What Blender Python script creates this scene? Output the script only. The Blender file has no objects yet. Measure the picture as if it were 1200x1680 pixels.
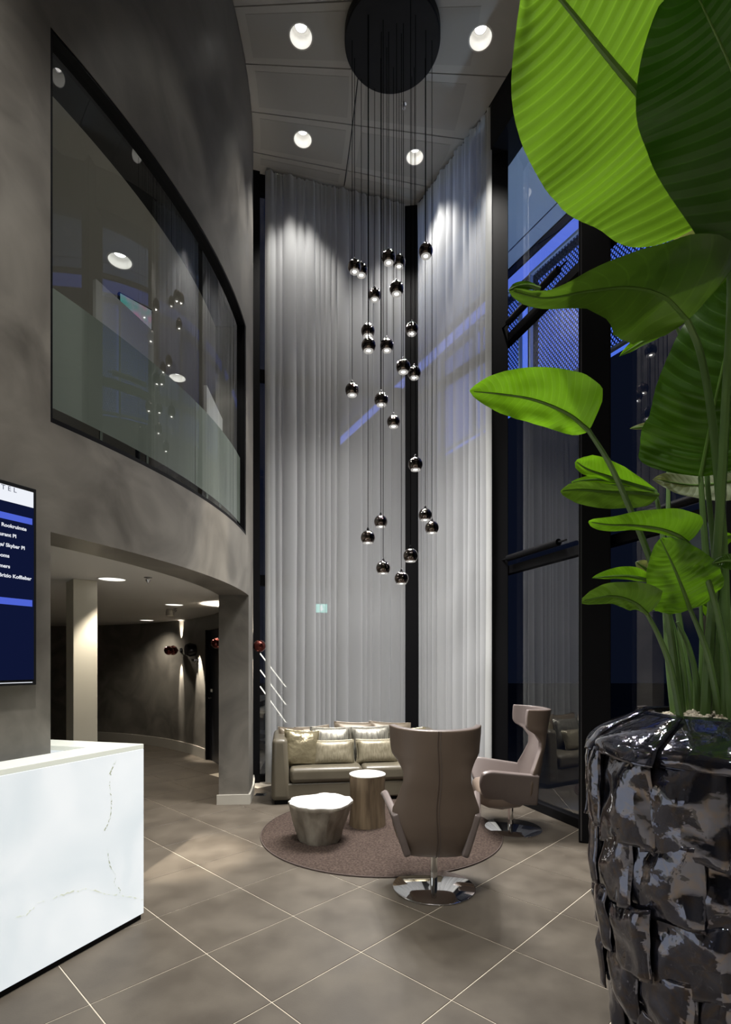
import bpy, bmesh, math, random
from mathutils import Vector, Matrix, noise as mnoise

# ------------------------------------------------------------------ camera, world, exposure
scn = bpy.context.scene
COL = scn.collection
F, CX, HY, EYE = 870.0, 600.0, 1086.0, 1.6

cam_d = bpy.data.cameras.new('camera')
cam_d.sensor_fit = 'HORIZONTAL'
cam_d.sensor_width = 24.0
cam_d.lens = 24.0 * F / 1200.0
cam_d.shift_y = (HY - 840.0) / 1200.0
cam_d.clip_start = 0.05
cam_d.clip_end = 200
cam = bpy.data.objects.new('camera', cam_d)
cam.location = (0, 0, EYE)
cam.rotation_euler = (math.pi / 2, 0, 0)
COL.objects.link(cam)
scn.camera = cam

w = bpy.data.worlds.new('night')
scn.world = w
w.use_nodes = True
bg = w.node_tree.nodes['Background']
bg.inputs[0].default_value = (0.03, 0.045, 0.11, 1)
bg.inputs[1].default_value = 0.12

scn.view_settings.view_transform = 'Standard'
scn.view_settings.look = 'None'
scn.view_settings.gamma = 1.0
scn.view_settings.use_curve_mapping = False
scn.view_settings.exposure = 0.0

WARM = (1.0, 0.90, 0.76)
NEUT = (1.0, 0.96, 0.90)


def spot(name, loc, power, size=70, blend=0.6, color=WARM, target=None, radius=0.05, parent=None):
    d = bpy.data.lights.new(name, 'SPOT')
    d.energy = power
    d.spot_size = math.radians(size)
    d.spot_blend = blend
    d.color = color
    d.shadow_soft_size = radius
    o = bpy.data.objects.new(name, d)
    o.location = loc
    if target is not None:
        v = Vector(target) - Vector(loc)
        o.rotation_euler = v.to_track_quat('-Z', 'Y').to_euler()
    if parent is not None:
        o.parent = parent
    COL.objects.link(o)
    return o


# added spots without fixtures that brighten the outdoor soffit
for _x, _y in ((4.1, 4.6), (3.2, 6.6), (2.3, 8.6)):
    spot('soffit_fill', (_x, _y, 5.6), 70, 120, 0.9, (0.55, 0.75, 1.0), (_x - 0.9, _y - 0.1, 8.3), 0.05)

# ------------------------------------------------------------------ helpers


def P(x, y, d):
    """point seen at photo position x, y and lying d metres in front of the viewpoint"""
    return Vector(((x - CX) / F * d, d, EYE + (HY - y) / F * d))


def tag(o, label=None, cat=None, group=None, kind=None):
    if label: o['label'] = label
    if cat: o['category'] = cat
    if group: o['group'] = group
    if kind: o['kind'] = kind
    return o


def thing(name, label, cat, loc=(0, 0, 0), rz=0.0, group=None):
    o = bpy.data.objects.new(name, None)
    o.empty_display_size = 0.1
    o.location = loc
    o.rotation_euler = (0, 0, rz)
    COL.objects.link(o)
    return tag(o, label, cat, group)


class MB:
    def __init__(s):
        s.v = []; s.f = []; s.uv = None

    def add(s, verts, faces):
        n = len(s.v)
        s.v += [tuple(p) for p in verts]
        s.f += [tuple(i + n for i in f) for f in faces]
        return s

    def box(s, c, size, rot=None):
        hx, hy, hz = size[0] / 2, size[1] / 2, size[2] / 2
        vs = [Vector((x, y, z)) for z in (-hz, hz) for y in (-hy, hy) for x in (-hx, hx)]
        if rot is not None:
            vs = [rot @ q for q in vs]
        vs = [q + Vector(c) for q in vs]
        return s.add(vs, [(0, 2, 3, 1), (4, 5, 7, 6), (0, 1, 5, 4), (2, 6, 7, 3), (0, 4, 6, 2), (1, 3, 7, 5)])

    def prism(s, poly, z0, z1):
        n = len(poly)
        vs = [(p[0], p[1], z0) for p in poly] + [(p[0], p[1], z1) for p in poly]
        fs = [tuple(range(n - 1, -1, -1)), tuple(range(n, 2 * n))]
        fs += [(i, (i + 1) % n, n + (i + 1) % n, n + i) for i in range(n)]
        return s.add(vs, fs)

    def lathe(s, prof, n=24, c=(0, 0, 0), cap0=True, cap1=True):
        vs = []
        for r, z in prof:
            for k in range(n):
                a = 2 * math.pi * k / n
                vs.append((c[0] + r * math.cos(a), c[1] + r * math.sin(a), c[2] + z))
        fs = []
        for i in range(len(prof) - 1):
            for k in range(n):
                k2 = (k + 1) % n
                fs.append((i * n + k, i * n + k2, (i + 1) * n + k2, (i + 1) * n + k))
        if cap0: fs.append(tuple(range(n - 1, -1, -1)))
        if cap1: fs.append(tuple((len(prof) - 1) * n + k for k in range(n)))
        return s.add(vs, fs)

    def tube(s, pts, rad, n=8, flat=1.0):
        pts = [Vector(p) for p in pts]
        m = len(pts)
        rads = rad if isinstance(rad, (list, tuple)) else [rad] * m
        vs = []
        ref = Vector((0, 0, 1))
        t0 = (pts[1] - pts[0]).normalized()
        if abs(t0.dot(ref)) > 0.9: ref = Vector((1, 0, 0))
        for i in range(m):
            t = (pts[min(i + 1, m - 1)] - pts[max(i - 1, 0)]).normalized()
            a = (ref - t * ref.dot(t)).normalized()
            ref = a
            b = t.cross(a)
            for k in range(n):
                g = 2 * math.pi * k / n
                vs.append(pts[i] + a * math.cos(g) * rads[i] * flat + b * math.sin(g) * rads[i])
        fs = []
        for i in range(m - 1):
            for k in range(n):
                k2 = (k + 1) % n
                fs.append((i * n + k, i * n + k2, (i + 1) * n + k2, (i + 1) * n + k))
        fs.append(tuple(range(n - 1, -1, -1)))
        fs.append(tuple((m - 1) * n + k for k in range(n)))
        return s.add(vs, fs)

    def arc(s, r0, r1, a0, a1, z0, z1, n, c):
        """solid ring sector, angles in degrees"""
        vs = []
        for i in range(n + 1):
            a = math.radians(a0 + (a1 - a0) * i / n)
            ca, sa = math.cos(a), math.sin(a)
            for r, z in ((r0, z0), (r1, z0), (r1, z1), (r0, z1)):
                vs.append((c[0] + r * ca, c[1] + r * sa, z))
        fs = [(0, 1, 2, 3), (4 * n + 3, 4 * n + 2, 4 * n + 1, 4 * n)]
        for i in range(n):
            b = 4 * i
            for k in range(4):
                k2 = (k + 1) % 4
                fs.append((b + k, b + 4 + k, b + 4 + k2, b + k2))
        return s.add(vs, fs)

    def mesh(s, name):
        me = bpy.data.meshes.new(name)
        me.from_pydata(s.v, [], s.f)
        me.update()
        bm = bmesh.new(); bm.from_mesh(me)
        bmesh.ops.recalc_face_normals(bm, faces=bm.faces)
        bm.to_mesh(me); bm.free()
        return me

    def build(s, name, mat=None, parent=None, smooth=False, bevel=0, seg=2, angle=40):
        me = s.mesh(name)
        return link(name, me, mat, parent, smooth, bevel, seg, angle)


def link(name, me, mat=None, parent=None, smooth=False, bevel=0, seg=2, angle=40):
    o = bpy.data.objects.new(name, me)
    if mat is not None: me.materials.append(mat)
    if bevel:
        m = o.modifiers.new('bevel', 'BEVEL')
        m.width = bevel; m.segments = seg; m.limit_method = 'ANGLE'
        m.angle_limit = math.radians(angle)
        m.harden_normals = False
    if smooth:
        for p in me.polygons: p.use_smooth = True
        try:
            me.set_sharp_from_angle(angle=math.radians(angle))
        except Exception:
            pass
    if parent is not None: o.parent = parent
    COL.objects.link(o)
    return o


def grid_mesh(name, fn, nu, nv, uvfn=None, wrap=False):
    """surface from fn(u, v) with u, v in 0..1"""
    vs = [fn(i / nu, j / nv) for i in range(nu + 1) for j in range(nv + 1)]
    fs = []
    for i in range(nu):
        for j in range(nv):
            a = i * (nv + 1) + j
            fs.append((a, a + nv + 1, a + nv + 2, a + 1))
    me = bpy.data.meshes.new(name)
    me.from_pydata([tuple(p) for p in vs], [], fs)
    uvl = me.uv_layers.new(name='UVMap')
    for poly in me.polygons:
        for li in poly.loop_indices:
            vi = me.loops[li].vertex_index
            uvl.data[li].uv = (vi // (nv + 1) / nu, vi % (nv + 1) / nv)
    me.update()
    return me


def struct(o, label=None):
    o['kind'] = 'structure'
    if label: o['label'] = label
    return o


# ------------------------------------------------------------------ materials
def nt(m):
    m.use_nodes = True
    t = m.node_tree
    return t, t.nodes, t.links


def pm(name, col, rough=0.5, metal=0.0, col2=None, nscale=6.0, detail=4.0, distort=0.0, stretch=None,
       bump=0.0, bscale=40.0, emit=None, estr=0.0, coat=0.0, spec=0.5, lo=0.35, hi=0.65, rough2=None, world=False, sheen=0.0,
       bdist=0.01):
    m = bpy.data.materials.new(name)
    t, n, l = nt(m)
    b = n['Principled BSDF']
    b.inputs['Base Color'].default_value = (*col, 1)
    b.inputs['Roughness'].default_value = rough
    b.inputs['Metallic'].default_value = metal
    b.inputs['Coat Weight'].default_value = coat
    b.inputs['Coat Roughness'].default_value = 0.05
    b.inputs['Specular IOR Level'].default_value = spec
    b.inputs['Sheen Weight'].default_value = sheen
    if emit:
        b.inputs['Emission Color'].default_value = (*emit, 1)
        b.inputs['Emission Strength'].default_value = estr
    src = None
    if col2 is not None or bump:
        if world:
            g = n.new('ShaderNodeNewGeometry'); src = g.outputs['Position']
        else:
            g = n.new('ShaderNodeTexCoord'); src = g.outputs['Object']
        if stretch:
            mp = n.new('ShaderNodeMapping'); mp.inputs['Scale'].default_value = stretch
            l.new(src, mp.inputs['Vector']); src = mp.outputs['Vector']
    if col2 is not None:
        nz = n.new('ShaderNodeTexNoise')
        nz.inputs['Scale'].default_value = nscale
        nz.inputs['Detail'].default_value = detail
        nz.inputs['Distortion'].default_value = distort
        l.new(src, nz.inputs['Vector'])
        r = n.new('ShaderNodeValToRGB')
        r.color_ramp.elements[0].position = lo
        r.color_ramp.elements[0].color = (*col, 1)
        r.color_ramp.elements[1].position = hi
        r.color_ramp.elements[1].color = (*col2, 1)
        l.new(nz.outputs['Fac'], r.inputs['Fac'])
        l.new(r.outputs['Color'], b.inputs['Base Color'])
        if rough2 is not None:
            mr = n.new('ShaderNodeMapRange')
            mr.inputs['From Min'].default_value = lo; mr.inputs['From Max'].default_value = hi
            mr.inputs['To Min'].default_value = rough; mr.inputs['To Max'].default_value = rough2
            l.new(nz.outputs['Fac'], mr.inputs['Value'])
            l.new(mr.outputs['Result'], b.inputs['Roughness'])
    if bump:
        nb = n.new('ShaderNodeTexNoise')
        nb.inputs['Scale'].default_value = bscale
        nb.inputs['Detail'].default_value = 3
        l.new(src, nb.inputs['Vector'])
        bp = n.new('ShaderNodeBump')
        bp.inputs['Strength'].default_value = bump
        bp.inputs['Distance'].default_value = bdist
        l.new(nb.outputs['Fac'], bp.inputs['Height'])
        l.new(bp.outputs['Normal'], b.inputs['Normal'])
    return m


def emat(name, col, s):
    m = bpy.data.materials.new(name)
    t, n, l = nt(m)
    n.remove(n['Principled BSDF'])
    e = n.new('ShaderNodeEmission')
    e.inputs[0].default_value = (*col, 1); e.inputs[1].default_value = s
    l.new(e.outputs[0], n['Material Output'].inputs[0])
    return m


def glass_mat(name, tint=(1, 1, 1), ior=1.5, rough=0.0):
    """thin pane: clear where seen straight on, mirror-like by Fresnel"""
    m = bpy.data.materials.new(name)
    t, n, l = nt(m)
    n.remove(n['Principled BSDF'])
    tr = n.new('ShaderNodeBsdfTransparent'); tr.inputs[0].default_value = (*tint, 1)
    gl = n.new('ShaderNodeBsdfGlossy'); gl.inputs['Roughness'].default_value = rough
    fr = n.new('ShaderNodeFresnel')
    ge = n.new('ShaderNodeNewGeometry'); mr = n.new('ShaderNodeMapRange')
    mr.inputs['To Min'].default_value = ior; mr.inputs['To Max'].default_value = 1.0 / ior
    l.new(ge.outputs['Backfacing'], mr.inputs['Value']); l.new(mr.outputs['Result'], fr.inputs[0])
    mx = n.new('ShaderNodeMixShader')
    l.new(fr.outputs[0], mx.inputs[0]); l.new(tr.outputs[0], mx.inputs[1]); l.new(gl.outputs[0], mx.inputs[2])
    l.new(mx.outputs[0], n['Material Output'].inputs[0])
    return m


def curtain_mat(name, col, clear):
    m = bpy.data.materials.new(name)
    t, n, l = nt(m)
    n.remove(n['Principled BSDF'])
    df = n.new('ShaderNodeBsdfDiffuse'); df.inputs[0].default_value = (*col, 1)
    tl = n.new('ShaderNodeBsdfTranslucent'); tl.inputs[0].default_value = (*col, 1)
    tr = n.new('ShaderNodeBsdfTransparent')
    a = n.new('ShaderNodeMixShader'); a.inputs[0].default_value = 0.38
    l.new(df.outputs[0], a.inputs[1]); l.new(tl.outputs[0], a.inputs[2])
    lw = n.new('ShaderNodeLayerWeight'); lw.inputs[0].default_value = 0.35
    mr = n.new('ShaderNodeMapRange')
    mr.inputs['To Min'].default_value = clear; mr.inputs['To Max'].default_value = 0.03
    mr.inputs['From Max'].default_value = 0.75
    l.new(lw.outputs['Facing'], mr.inputs['Value'])
    b = n.new('ShaderNodeMixShader')
    l.new(mr.outputs['Result'], b.inputs[0])
    l.new(a.outputs[0], b.inputs[1]); l.new(tr.outputs[0], b.inputs[2])
    l.new(b.outputs[0], n['Material Output'].inputs[0])
    return m


def leaf_mat(name, col, vein, trans=0.45, rough=0.35, tcol=None, nveins=20.0, vbump=0.3):
    m = bpy.data.materials.new(name)
    t, n, l = nt(m)
    b = n['Principled BSDF']
    uv = n.new('ShaderNodeUVMap')
    sx = n.new('ShaderNodeSeparateXYZ'); l.new(uv.outputs[0], sx.inputs[0])

    def math_(op, a=None, bb=None, va=0.0, vb=0.0):
        q = n.new('ShaderNodeMath'); q.operation = op
        if a is not None: l.new(a, q.inputs[0])
        else: q.inputs[0].default_value = va
        if bb is not None: l.new(bb, q.inputs[1])
        else: q.inputs[1].default_value = vb
        return q.outputs[0]
    v = math_('ABSOLUTE', math_('MULTIPLY', math_('SUBTRACT', sx.outputs[1], None, vb=0.5), None, vb=2.0))
    k = math_('SUBTRACT', math_('MULTIPLY', sx.outputs[0], None, vb=nveins), math_('MULTIPLY', math_('POWER', v, None, vb=1.3), None, vb=1.7))
    fr = math_('FRACT', k)
    tri = math_('ABSOLUTE', math_('SUBTRACT', fr, None, vb=0.5))
    line = math_('MULTIPLY', math_('GREATER_THAN', tri, None, vb=0.44), None, vb=0.7)
    soft = math_('MULTIPLY', tri, None, vb=0.5)
    nz = n.new('ShaderNodeTexNoise'); nz.inputs['Scale'].default_value = 7; nz.inputs['Detail'].default_value = 5
    tc = n.new('ShaderNodeTexCoord'); l.new(tc.outputs['Object'], nz.inputs['Vector'])
    mx = n.new('ShaderNodeMixRGB'); mx.blend_type = 'MIX'
    mx.inputs[1].default_value = (*col, 1); mx.inputs[2].default_value = (*vein, 1)
    l.new(line, mx.inputs[0])
    m2 = n.new('ShaderNodeMixRGB'); m2.blend_type = 'MULTIPLY'
    m2.inputs[0].default_value = 0.75
    l.new(mx.outputs[0], m2.inputs[1]); l.new(nz.outputs['Fac'], m2.inputs[2])
    gm = n.new('ShaderNodeGamma'); gm.inputs[1].default_value = 1.0
    l.new(m2.outputs[0], gm.inputs[0])
    l.new(gm.outputs[0], b.inputs['Base Color'])
    b.inputs['Roughness'].default_value = rough
    bp = n.new('ShaderNodeBump'); bp.inputs['Strength'].default_value = vbump; bp.inputs['Distance'].default_value = 0.02
    l.new(math_('ADD', soft, line), bp.inputs['Height'])
    l.new(bp.outputs['Normal'], b.inputs['Normal'])
    tl = n.new('ShaderNodeBsdfTranslucent')
    tcol = tcol or (col[0] * 1.6, col[1] * 1.5, col[2] * 0.5)
    m3 = n.new('ShaderNodeMixRGB'); m3.blend_type = 'MIX'
    m3.inputs[1].default_value = (*tcol, 1); m3.inputs[2].default_value = (*[min(1, c * 1.25) for c in tcol], 1)
    l.new(line, m3.inputs[0])
    l.new(m3.outputs[0], tl.inputs[0])
    ms = n.new('ShaderNodeMixShader'); ms.inputs[0].default_value = trans
    l.new(b.outputs[0], ms.inputs[1]); l.new(tl.outputs[0], ms.inputs[2])
    l.new(ms.outputs[0], n['Material Output'].inputs[0])
    return m


M = {}
M['plaster'] = pm('plaster', (0.115, 0.107, 0.093), 0.38, col2=(0.235, 0.22, 0.192), nscale=1.5, detail=8, distort=1.8, bump=0.06,
                  bscale=5, lo=0.3, hi=0.72, rough2=0.55, world=True)
M['tile'] = pm('tile_ceramic', (0.070, 0.058, 0.0445), 0.47, col2=(0.106, 0.090, 0.070), nscale=3.5, detail=12, bump=0.04, bscale=120, world=True,
               rough2=0.56, spec=0.38)
M['grout'] = pm('grout', (0.62, 0.56, 0.46), 0.8)
M['ceil'] = pm('ceiling_metal', (0.40, 0.385, 0.355), 0.55)
M['ceilfield'] = pm('perforated_metal', (0.34, 0.328, 0.302), 0.6)
M['whitepaint'] = pm('white_paint', (0.62, 0.61, 0.58), 0.6)
M['cream'] = pm('cream_paint', (0.62, 0.59, 0.49), 0.6)
M['base'] = pm('baseboard_paint', (0.46, 0.44, 0.39), 0.45)
M['black'] = pm('black_metal', (0.005, 0.005, 0.006), 0.5, spec=0.12)
M['blacksoft'] = pm('black_plastic', (0.008, 0.0085, 0.010), 0.55, spec=0.25)
M['cable'] = pm('cable_sleeve', (0.002, 0.002, 0.002), 0.9, spec=0.0)
M['chrome'] = pm('chrome', (0.82, 0.82, 0.82), 0.06, 1.0)
M['steel'] = pm('steel', (0.5, 0.5, 0.5), 0.25, 1.0)
M['leather'] = pm('taupe_leather', (0.145, 0.118, 0.110), 0.34, col2=(0.165, 0.136, 0.128), nscale=3, bump=0.08, bscale=160, bdist=0.002)
M['leatherin'] = pm('taupe_leather_seat', (0.17, 0.128, 0.10), 0.5, bump=0.06, bscale=160, bdist=0.002)
M['sofa'] = pm('sofa_leather', (0.098, 0.086, 0.062), 0.36, col2=(0.125, 0.110, 0.080), nscale=2.5, bump=0.07, bscale=60, bdist=0.004)
M['satin'] = pm('gold_satin', (0.23, 0.20, 0.125), 0.28, 0.5, bump=0.5, bscale=7, bdist=0.05)
M['bronze'] = pm('bronze_velvet', (0.17, 0.15, 0.10), 0.38, 0.3, col2=(0.25, 0.222, 0.155), nscale=90, stretch=(1, 1, 0.15), bump=0.4, bscale=110, bdist=0.004)
M['silverc'] = pm('silver_velvet', (0.25, 0.24, 0.20), 0.36, 0.45, col2=(0.09, 0.085, 0.07), nscale=60, stretch=(1, 1, 0.12), bump=0.4, bscale=110, bdist=0.004)
M['taupec'] = pm('taupe_satin', (0.15, 0.122, 0.088), 0.4, 0.2, bump=0.15, bscale=8, bdist=0.02)
M['rug'] = pm('rug_pile', (0.038, 0.027, 0.0225), 0.95, col2=(0.100, 0.074, 0.062), nscale=60, detail=3, bump=0.8, bscale=200, lo=0.3, hi=0.7, spec=0.1)
M['wood'] = pm('weathered_wood', (0.27, 0.205, 0.13), 0.75, col2=(0.10, 0.07, 0.042), nscale=14, stretch=(1, 1, 0.12), detail=6, bump=0.5, bscale=30)
M['woodgrey'] = pm('grey_wood', (0.40, 0.365, 0.30), 0.7, col2=(0.20, 0.175, 0.14), nscale=9, stretch=(1, 1, 0.4), detail=6, bump=0.5, bscale=22)
M['woodtop'] = pm('white_lacquer', (0.86, 0.85, 0.80), 0.35)
M['glass'] = glass_mat('clear_glass', (0.90, 0.92, 0.93), 2.35)
M['glassin'] = glass_mat('interior_glass', (0.88, 0.91, 0.90), 1.75)
M['smoke'] = pm('smoked_mirror', (0.20, 0.17, 0.16), 0.05, 1.0)
M['redsmoke'] = pm('copper_mirror', (0.14, 0.035, 0.03), 0.06, 0.9)
M['lens'] = emat('lamp_lens', (1.0, 0.96, 0.9), 12)
M['lensring'] = pm('frosted_lens_ring', (0.45, 0.45, 0.45), 0.15, emit=(1, 0.97, 0.92), estr=0.28)
M['lamp'] = emat('downlight_lamp', (1.0, 0.97, 0.92), 5)
M['reflector'] = pm('downlight_reflector', (0.9, 0.89, 0.86), 0.35, emit=(1, 0.98, 0.92), estr=0.22)  # own glow stands in for lamp light falling on the reflector
M['curtain'] = curtain_mat('sheer_curtain', (0.86, 0.875, 0.89), 0.50)
M['hem'] = curtain_mat('curtain_hem', (0.7, 0.71, 0.70), 0.05)
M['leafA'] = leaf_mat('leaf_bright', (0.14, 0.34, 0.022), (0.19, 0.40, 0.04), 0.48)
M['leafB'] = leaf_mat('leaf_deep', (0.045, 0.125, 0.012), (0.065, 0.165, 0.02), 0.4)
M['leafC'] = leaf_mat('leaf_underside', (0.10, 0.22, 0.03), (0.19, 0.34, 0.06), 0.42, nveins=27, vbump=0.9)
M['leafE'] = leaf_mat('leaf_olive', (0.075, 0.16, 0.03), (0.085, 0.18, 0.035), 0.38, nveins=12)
M['leafD'] = leaf_mat('leaf_pale_sheen', (0.34, 0.40, 0.28), (0.5, 0.56, 0.42), 0.2, rough=0.12)  # pale colour paints in the glossy light on upturned leaves
M['rib'] = pm('leaf_rib', (0.10, 0.20, 0.035), 0.45)
M['stem'] = pm('leaf_stem', (0.085, 0.165, 0.045), 0.42, col2=(0.13, 0.23, 0.065), nscale=10, stretch=(1, 1, 0.2))
M['stembrown'] = pm('old_stem', (0.035, 0.03, 0.018), 0.7)
M['shell'] = pm('dark_shell', (0.082, 0.088, 0.128), 0.05, 0.85, col2=(0.14, 0.10, 0.068), nscale=8, detail=8, distort=3.5, bump=0.36, bscale=10,
                coat=1.0, lo=0.48, hi=0.78, bdist=0.03)
M['potcore'] = pm('pot_core', (0.006, 0.006, 0.007), 0.5)
M['pebble'] = pm('pebble', (0.55, 0.48, 0.37), 0.8, col2=(0.85, 0.79, 0.68), nscale=25)
M['soffit'] = pm('soffit_panel', (0.42, 0.47, 0.52), 0.45)
M['pave'] = pm('paving', (0.05, 0.055, 0.07), 0.6, col2=(0.03, 0.033, 0.045), nscale=2)
M['bluestrip'] = emat('blue_led', (0.13, 0.22, 0.92), 0.95)
M['blueback'] = emat('blue_backlight', (0.10, 0.21, 0.95), 1.0)
M['perf'] = pm('perforated_sheet', (0.022, 0.03, 0.075), 0.5)
M['led'] = emat('handrail_led', (1.0, 0.95, 0.82), 2.2)
M['exitsign'] = emat('exit_face', (0.35, 0.85, 0.75), 1.3)
M['exitmark'] = emat('exit_mark', (0.95, 1.0, 1.0), 1.6)


def frosted_mat():
    m = bpy.data.materials.new('frosted_film')
    t, n, l = nt(m)
    n.remove(n['Principled BSDF'])
    df = n.new('ShaderNodeBsdfDiffuse'); df.inputs[0].default_value = (0.30, 0.335, 0.30, 1)
    tl = n.new('ShaderNodeBsdfTranslucent'); tl.inputs[0].default_value = (0.42, 0.47, 0.43, 1)
    a = n.new('ShaderNodeMixShader'); a.inputs[0].default_value = 0.5
    l.new(df.outputs[0], a.inputs[1]); l.new(tl.outputs[0], a.inputs[2])
    l.new(a.outputs[0], n['Material Output'].inputs[0])
    return m


M['frost'] = frosted_mat()


def onyx_mat():
    m = bpy.data.materials.new('backlit_onyx')
    t, n, l = nt(m)
    b = n['Principled BSDF']
    tc = n.new('ShaderNodeTexCoord')
    n1 = n.new('ShaderNodeTexNoise'); n1.inputs['Scale'].default_value = 2.2; n1.inputs['Detail'].default_value = 6
    n1.inputs['Distortion'].default_value = 0.8
    l.new(tc.outputs['Object'], n1.inputs['Vector'])
    r1 = n.new('ShaderNodeValToRGB')
    r1.color_ramp.elements[0].position = 0.3; r1.color_ramp.elements[0].color = (0.66, 0.74, 0.80, 1)
    r1.color_ramp.elements[1].position = 0.62; r1.color_ramp.elements[1].color = (0.86, 0.90, 0.94, 1)
    l.new(n1.outputs['Fac'], r1.inputs['Fac'])
    l.new(r1.outputs[0], b.inputs['Emission Color'])
    b.inputs['Emission Strength'].default_value = 0.74
    b.inputs['Base Color'].default_value = (0.6, 0.62, 0.6, 1)
    b.inputs['Roughness'].default_value = 0.2
    return m


M['onyx'] = onyx_mat()
M['onyxtop'] = pm('onyx_top', (0.75, 0.76, 0.70), 0.2, emit=(0.85, 0.90, 0.78), estr=0.45)
M['vein'] = pm('onyx_vein', (0.30, 0.31, 0.22), 0.3, emit=(0.55, 0.58, 0.45), estr=0.5)
M['veinpale'] = pm('onyx_vein_pale', (0.4, 0.4, 0.33), 0.3, emit=(0.68, 0.72, 0.62), estr=0.72)

# ------------------------------------------------------------------ floor
ang = math.atan2(838.0, 870.0)
AX = Vector((math.sin(ang), math.cos(ang), 0))
BX = Vector((-math.cos(ang), math.sin(ang), 0))
ORG = Vector(((843.5 - CX) / F * 2.943, 2.943, 0))
TS = 0.6
floor = MB().prism([(-13.5, -4), (6, -4), (6, 1.0), (3.4, 1.0), (1.7, 6.5), (0.75, 7.75), (-1.5, 7.2), (-2, 12.5), (-13.5, 12.5)], -0.2, -0.003).build('floor', M['grout'])
struct(floor)
DC = Vector((-7.3, 5.5, 0))
RO, RI = 6.0, 5.67
g = TS - 0.006
hb = g / 2
tm = MB()
tm.add([(-hb, -hb, -0.012), (hb, -hb, -0.012), (hb, hb, -0.012), (-hb, hb, -0.012),
        (-hb, -hb, -0.0012), (hb, -hb, -0.0012), (hb, hb, -0.0012), (-hb, hb, -0.0012),
        (-hb + .0012, -hb + .0012, 0), (hb - .0012, -hb + .0012, 0), (hb - .0012, hb - .0012, 0), (-hb + .0012, hb - .0012, 0)],
       [(0, 1, 5, 4), (1, 2, 6, 5), (2, 3, 7, 6), (3, 0, 4, 7), (4, 5, 9, 8), (5, 6, 10, 9), (6, 7, 11, 10), (7, 4, 8, 11), (8, 9, 10, 11)])
tme = tm.mesh('tile'); tme.materials.append(M['tile'])


def in_view_floor(p, r=0.45):
    if p.y < 1.6 - r or p.y > 12.2: return False
    if p.x < -0.70 * p.y - r or p.x > 0.70 * p.y + r: return False
    if p.x - 1.8135 + 0.34 * (p.y - 5.77) > 0.35: return False       # beyond the right facade
    if p.y > 7.55 + 0.27 * (p.x - 0.7) and p.x > -1.9: return False
    if p.x < -2.0 and p.y < 2.6: return False
    return True


for i in range(-14, 22):
    for j in range(-12, 26):
        c = ORG + AX * (TS * (i + 0.5)) + BX * (TS * (j + 0.5))
        if not in_view_floor(c): continue
        o = bpy.data.objects.new('tile', tme)
        o.location = c
        o.rotation_euler = (0, 0, math.atan2(AX.y, AX.x))
        o.parent = floor
        COL.objects.link(o)

# ------------------------------------------------------------------ drum wall on the left
CZ = 8.1


def ang_y(y, r=RO):
    return math.degrees(math.asin((y - DC.y) / r))


A_OP0 = ang_y(3.06)
A_OP1 = ang_y(5.98)
A_W1 = ang_y(5.80)
A_END = 14.4
H_OP = 2.35
WZ0, WZ1 = 2.985, 5.27
c2 = (DC.x, DC.y)


def in_wall(px, r):
    """distance of the far inside wall of the drum on the view line at photo column px"""
    s = (px - CX) / F
    A = s * s + 1; B = -2 * (s * DC.x + DC.y); C = DC.x ** 2 + DC.y ** 2 - r * r
    return (-B + math.sqrt(B * B - 4 * A * C)) / (2 * A)


def wall_angle(px):
    d_ = in_wall(px, RI)
    return math.degrees(math.atan2(d_ - DC.y, (px - CX) / F * d_ - DC.x))


A_D1 = wall_angle(338)
A_D0 = A_D1 - 9.0
wl = MB()
wl.arc(RI, RO, -75, A_OP0, 0, CZ, 34, c2)                 # beside the screen, full height
wl.arc(RI, RO, A_OP0, A_W1, H_OP, WZ0, 26, c2)            # header over the passage
wl.arc(RI, RO, A_OP0, A_W1, WZ1, CZ, 26, c2)              # above the window
wl.arc(RI, RO, A_W1, A_OP1, H_OP, CZ, 2, c2)
wl.arc(RI, RO, A_OP1, A_END, 0, CZ, 10, c2)               # pier
wl.arc(RI, RO, A_END, A_D0, 0, CZ, 10, c2)
wl.arc(RI, RO, A_D1, 72.0, 0, CZ, 26, c2)               # far inside wall
wl.arc(RI, RO, A_D0, A_D1, 2.12, CZ, 4, c2)               # above the dark door
struct(wl.build('wall_left', M['plaster'], smooth=True, angle=25), 'round drum wall in mottled grey brown polished plaster')
wb = MB()
wb.arc(RI, RO, 78, 130, 0, CZ, 24, c2)
struct(wb.build('wall_back', M['plaster'], smooth=True, angle=25))
wf = MB().box((-3, -4.1, 4.05), (22, 0.2, 8.1)).box((-12.6, 3, 4.05), (0.2, 16, 8.1))
struct(wf.build('wall_front', M['plaster']))

bbm = MB()
bbm.arc(RI - 0.02, RI, A_D1, 72, 0, 0.17, 26, c2)
struct(bbm.build('baseboard_back', M['base'], smooth=True, angle=30))
bbp = MB()
bbp.arc(RI - 0.02, RO + 0.02, A_OP1 - 0.22, A_OP1 - 0.01, 0, 0.11, 1, c2)
bbp.arc(RO, RO + 0.02, A_OP1, A_END, 0, 0.11, 8, c2)
struct(bbp.build('baseboard_left', M['base']))

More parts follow.
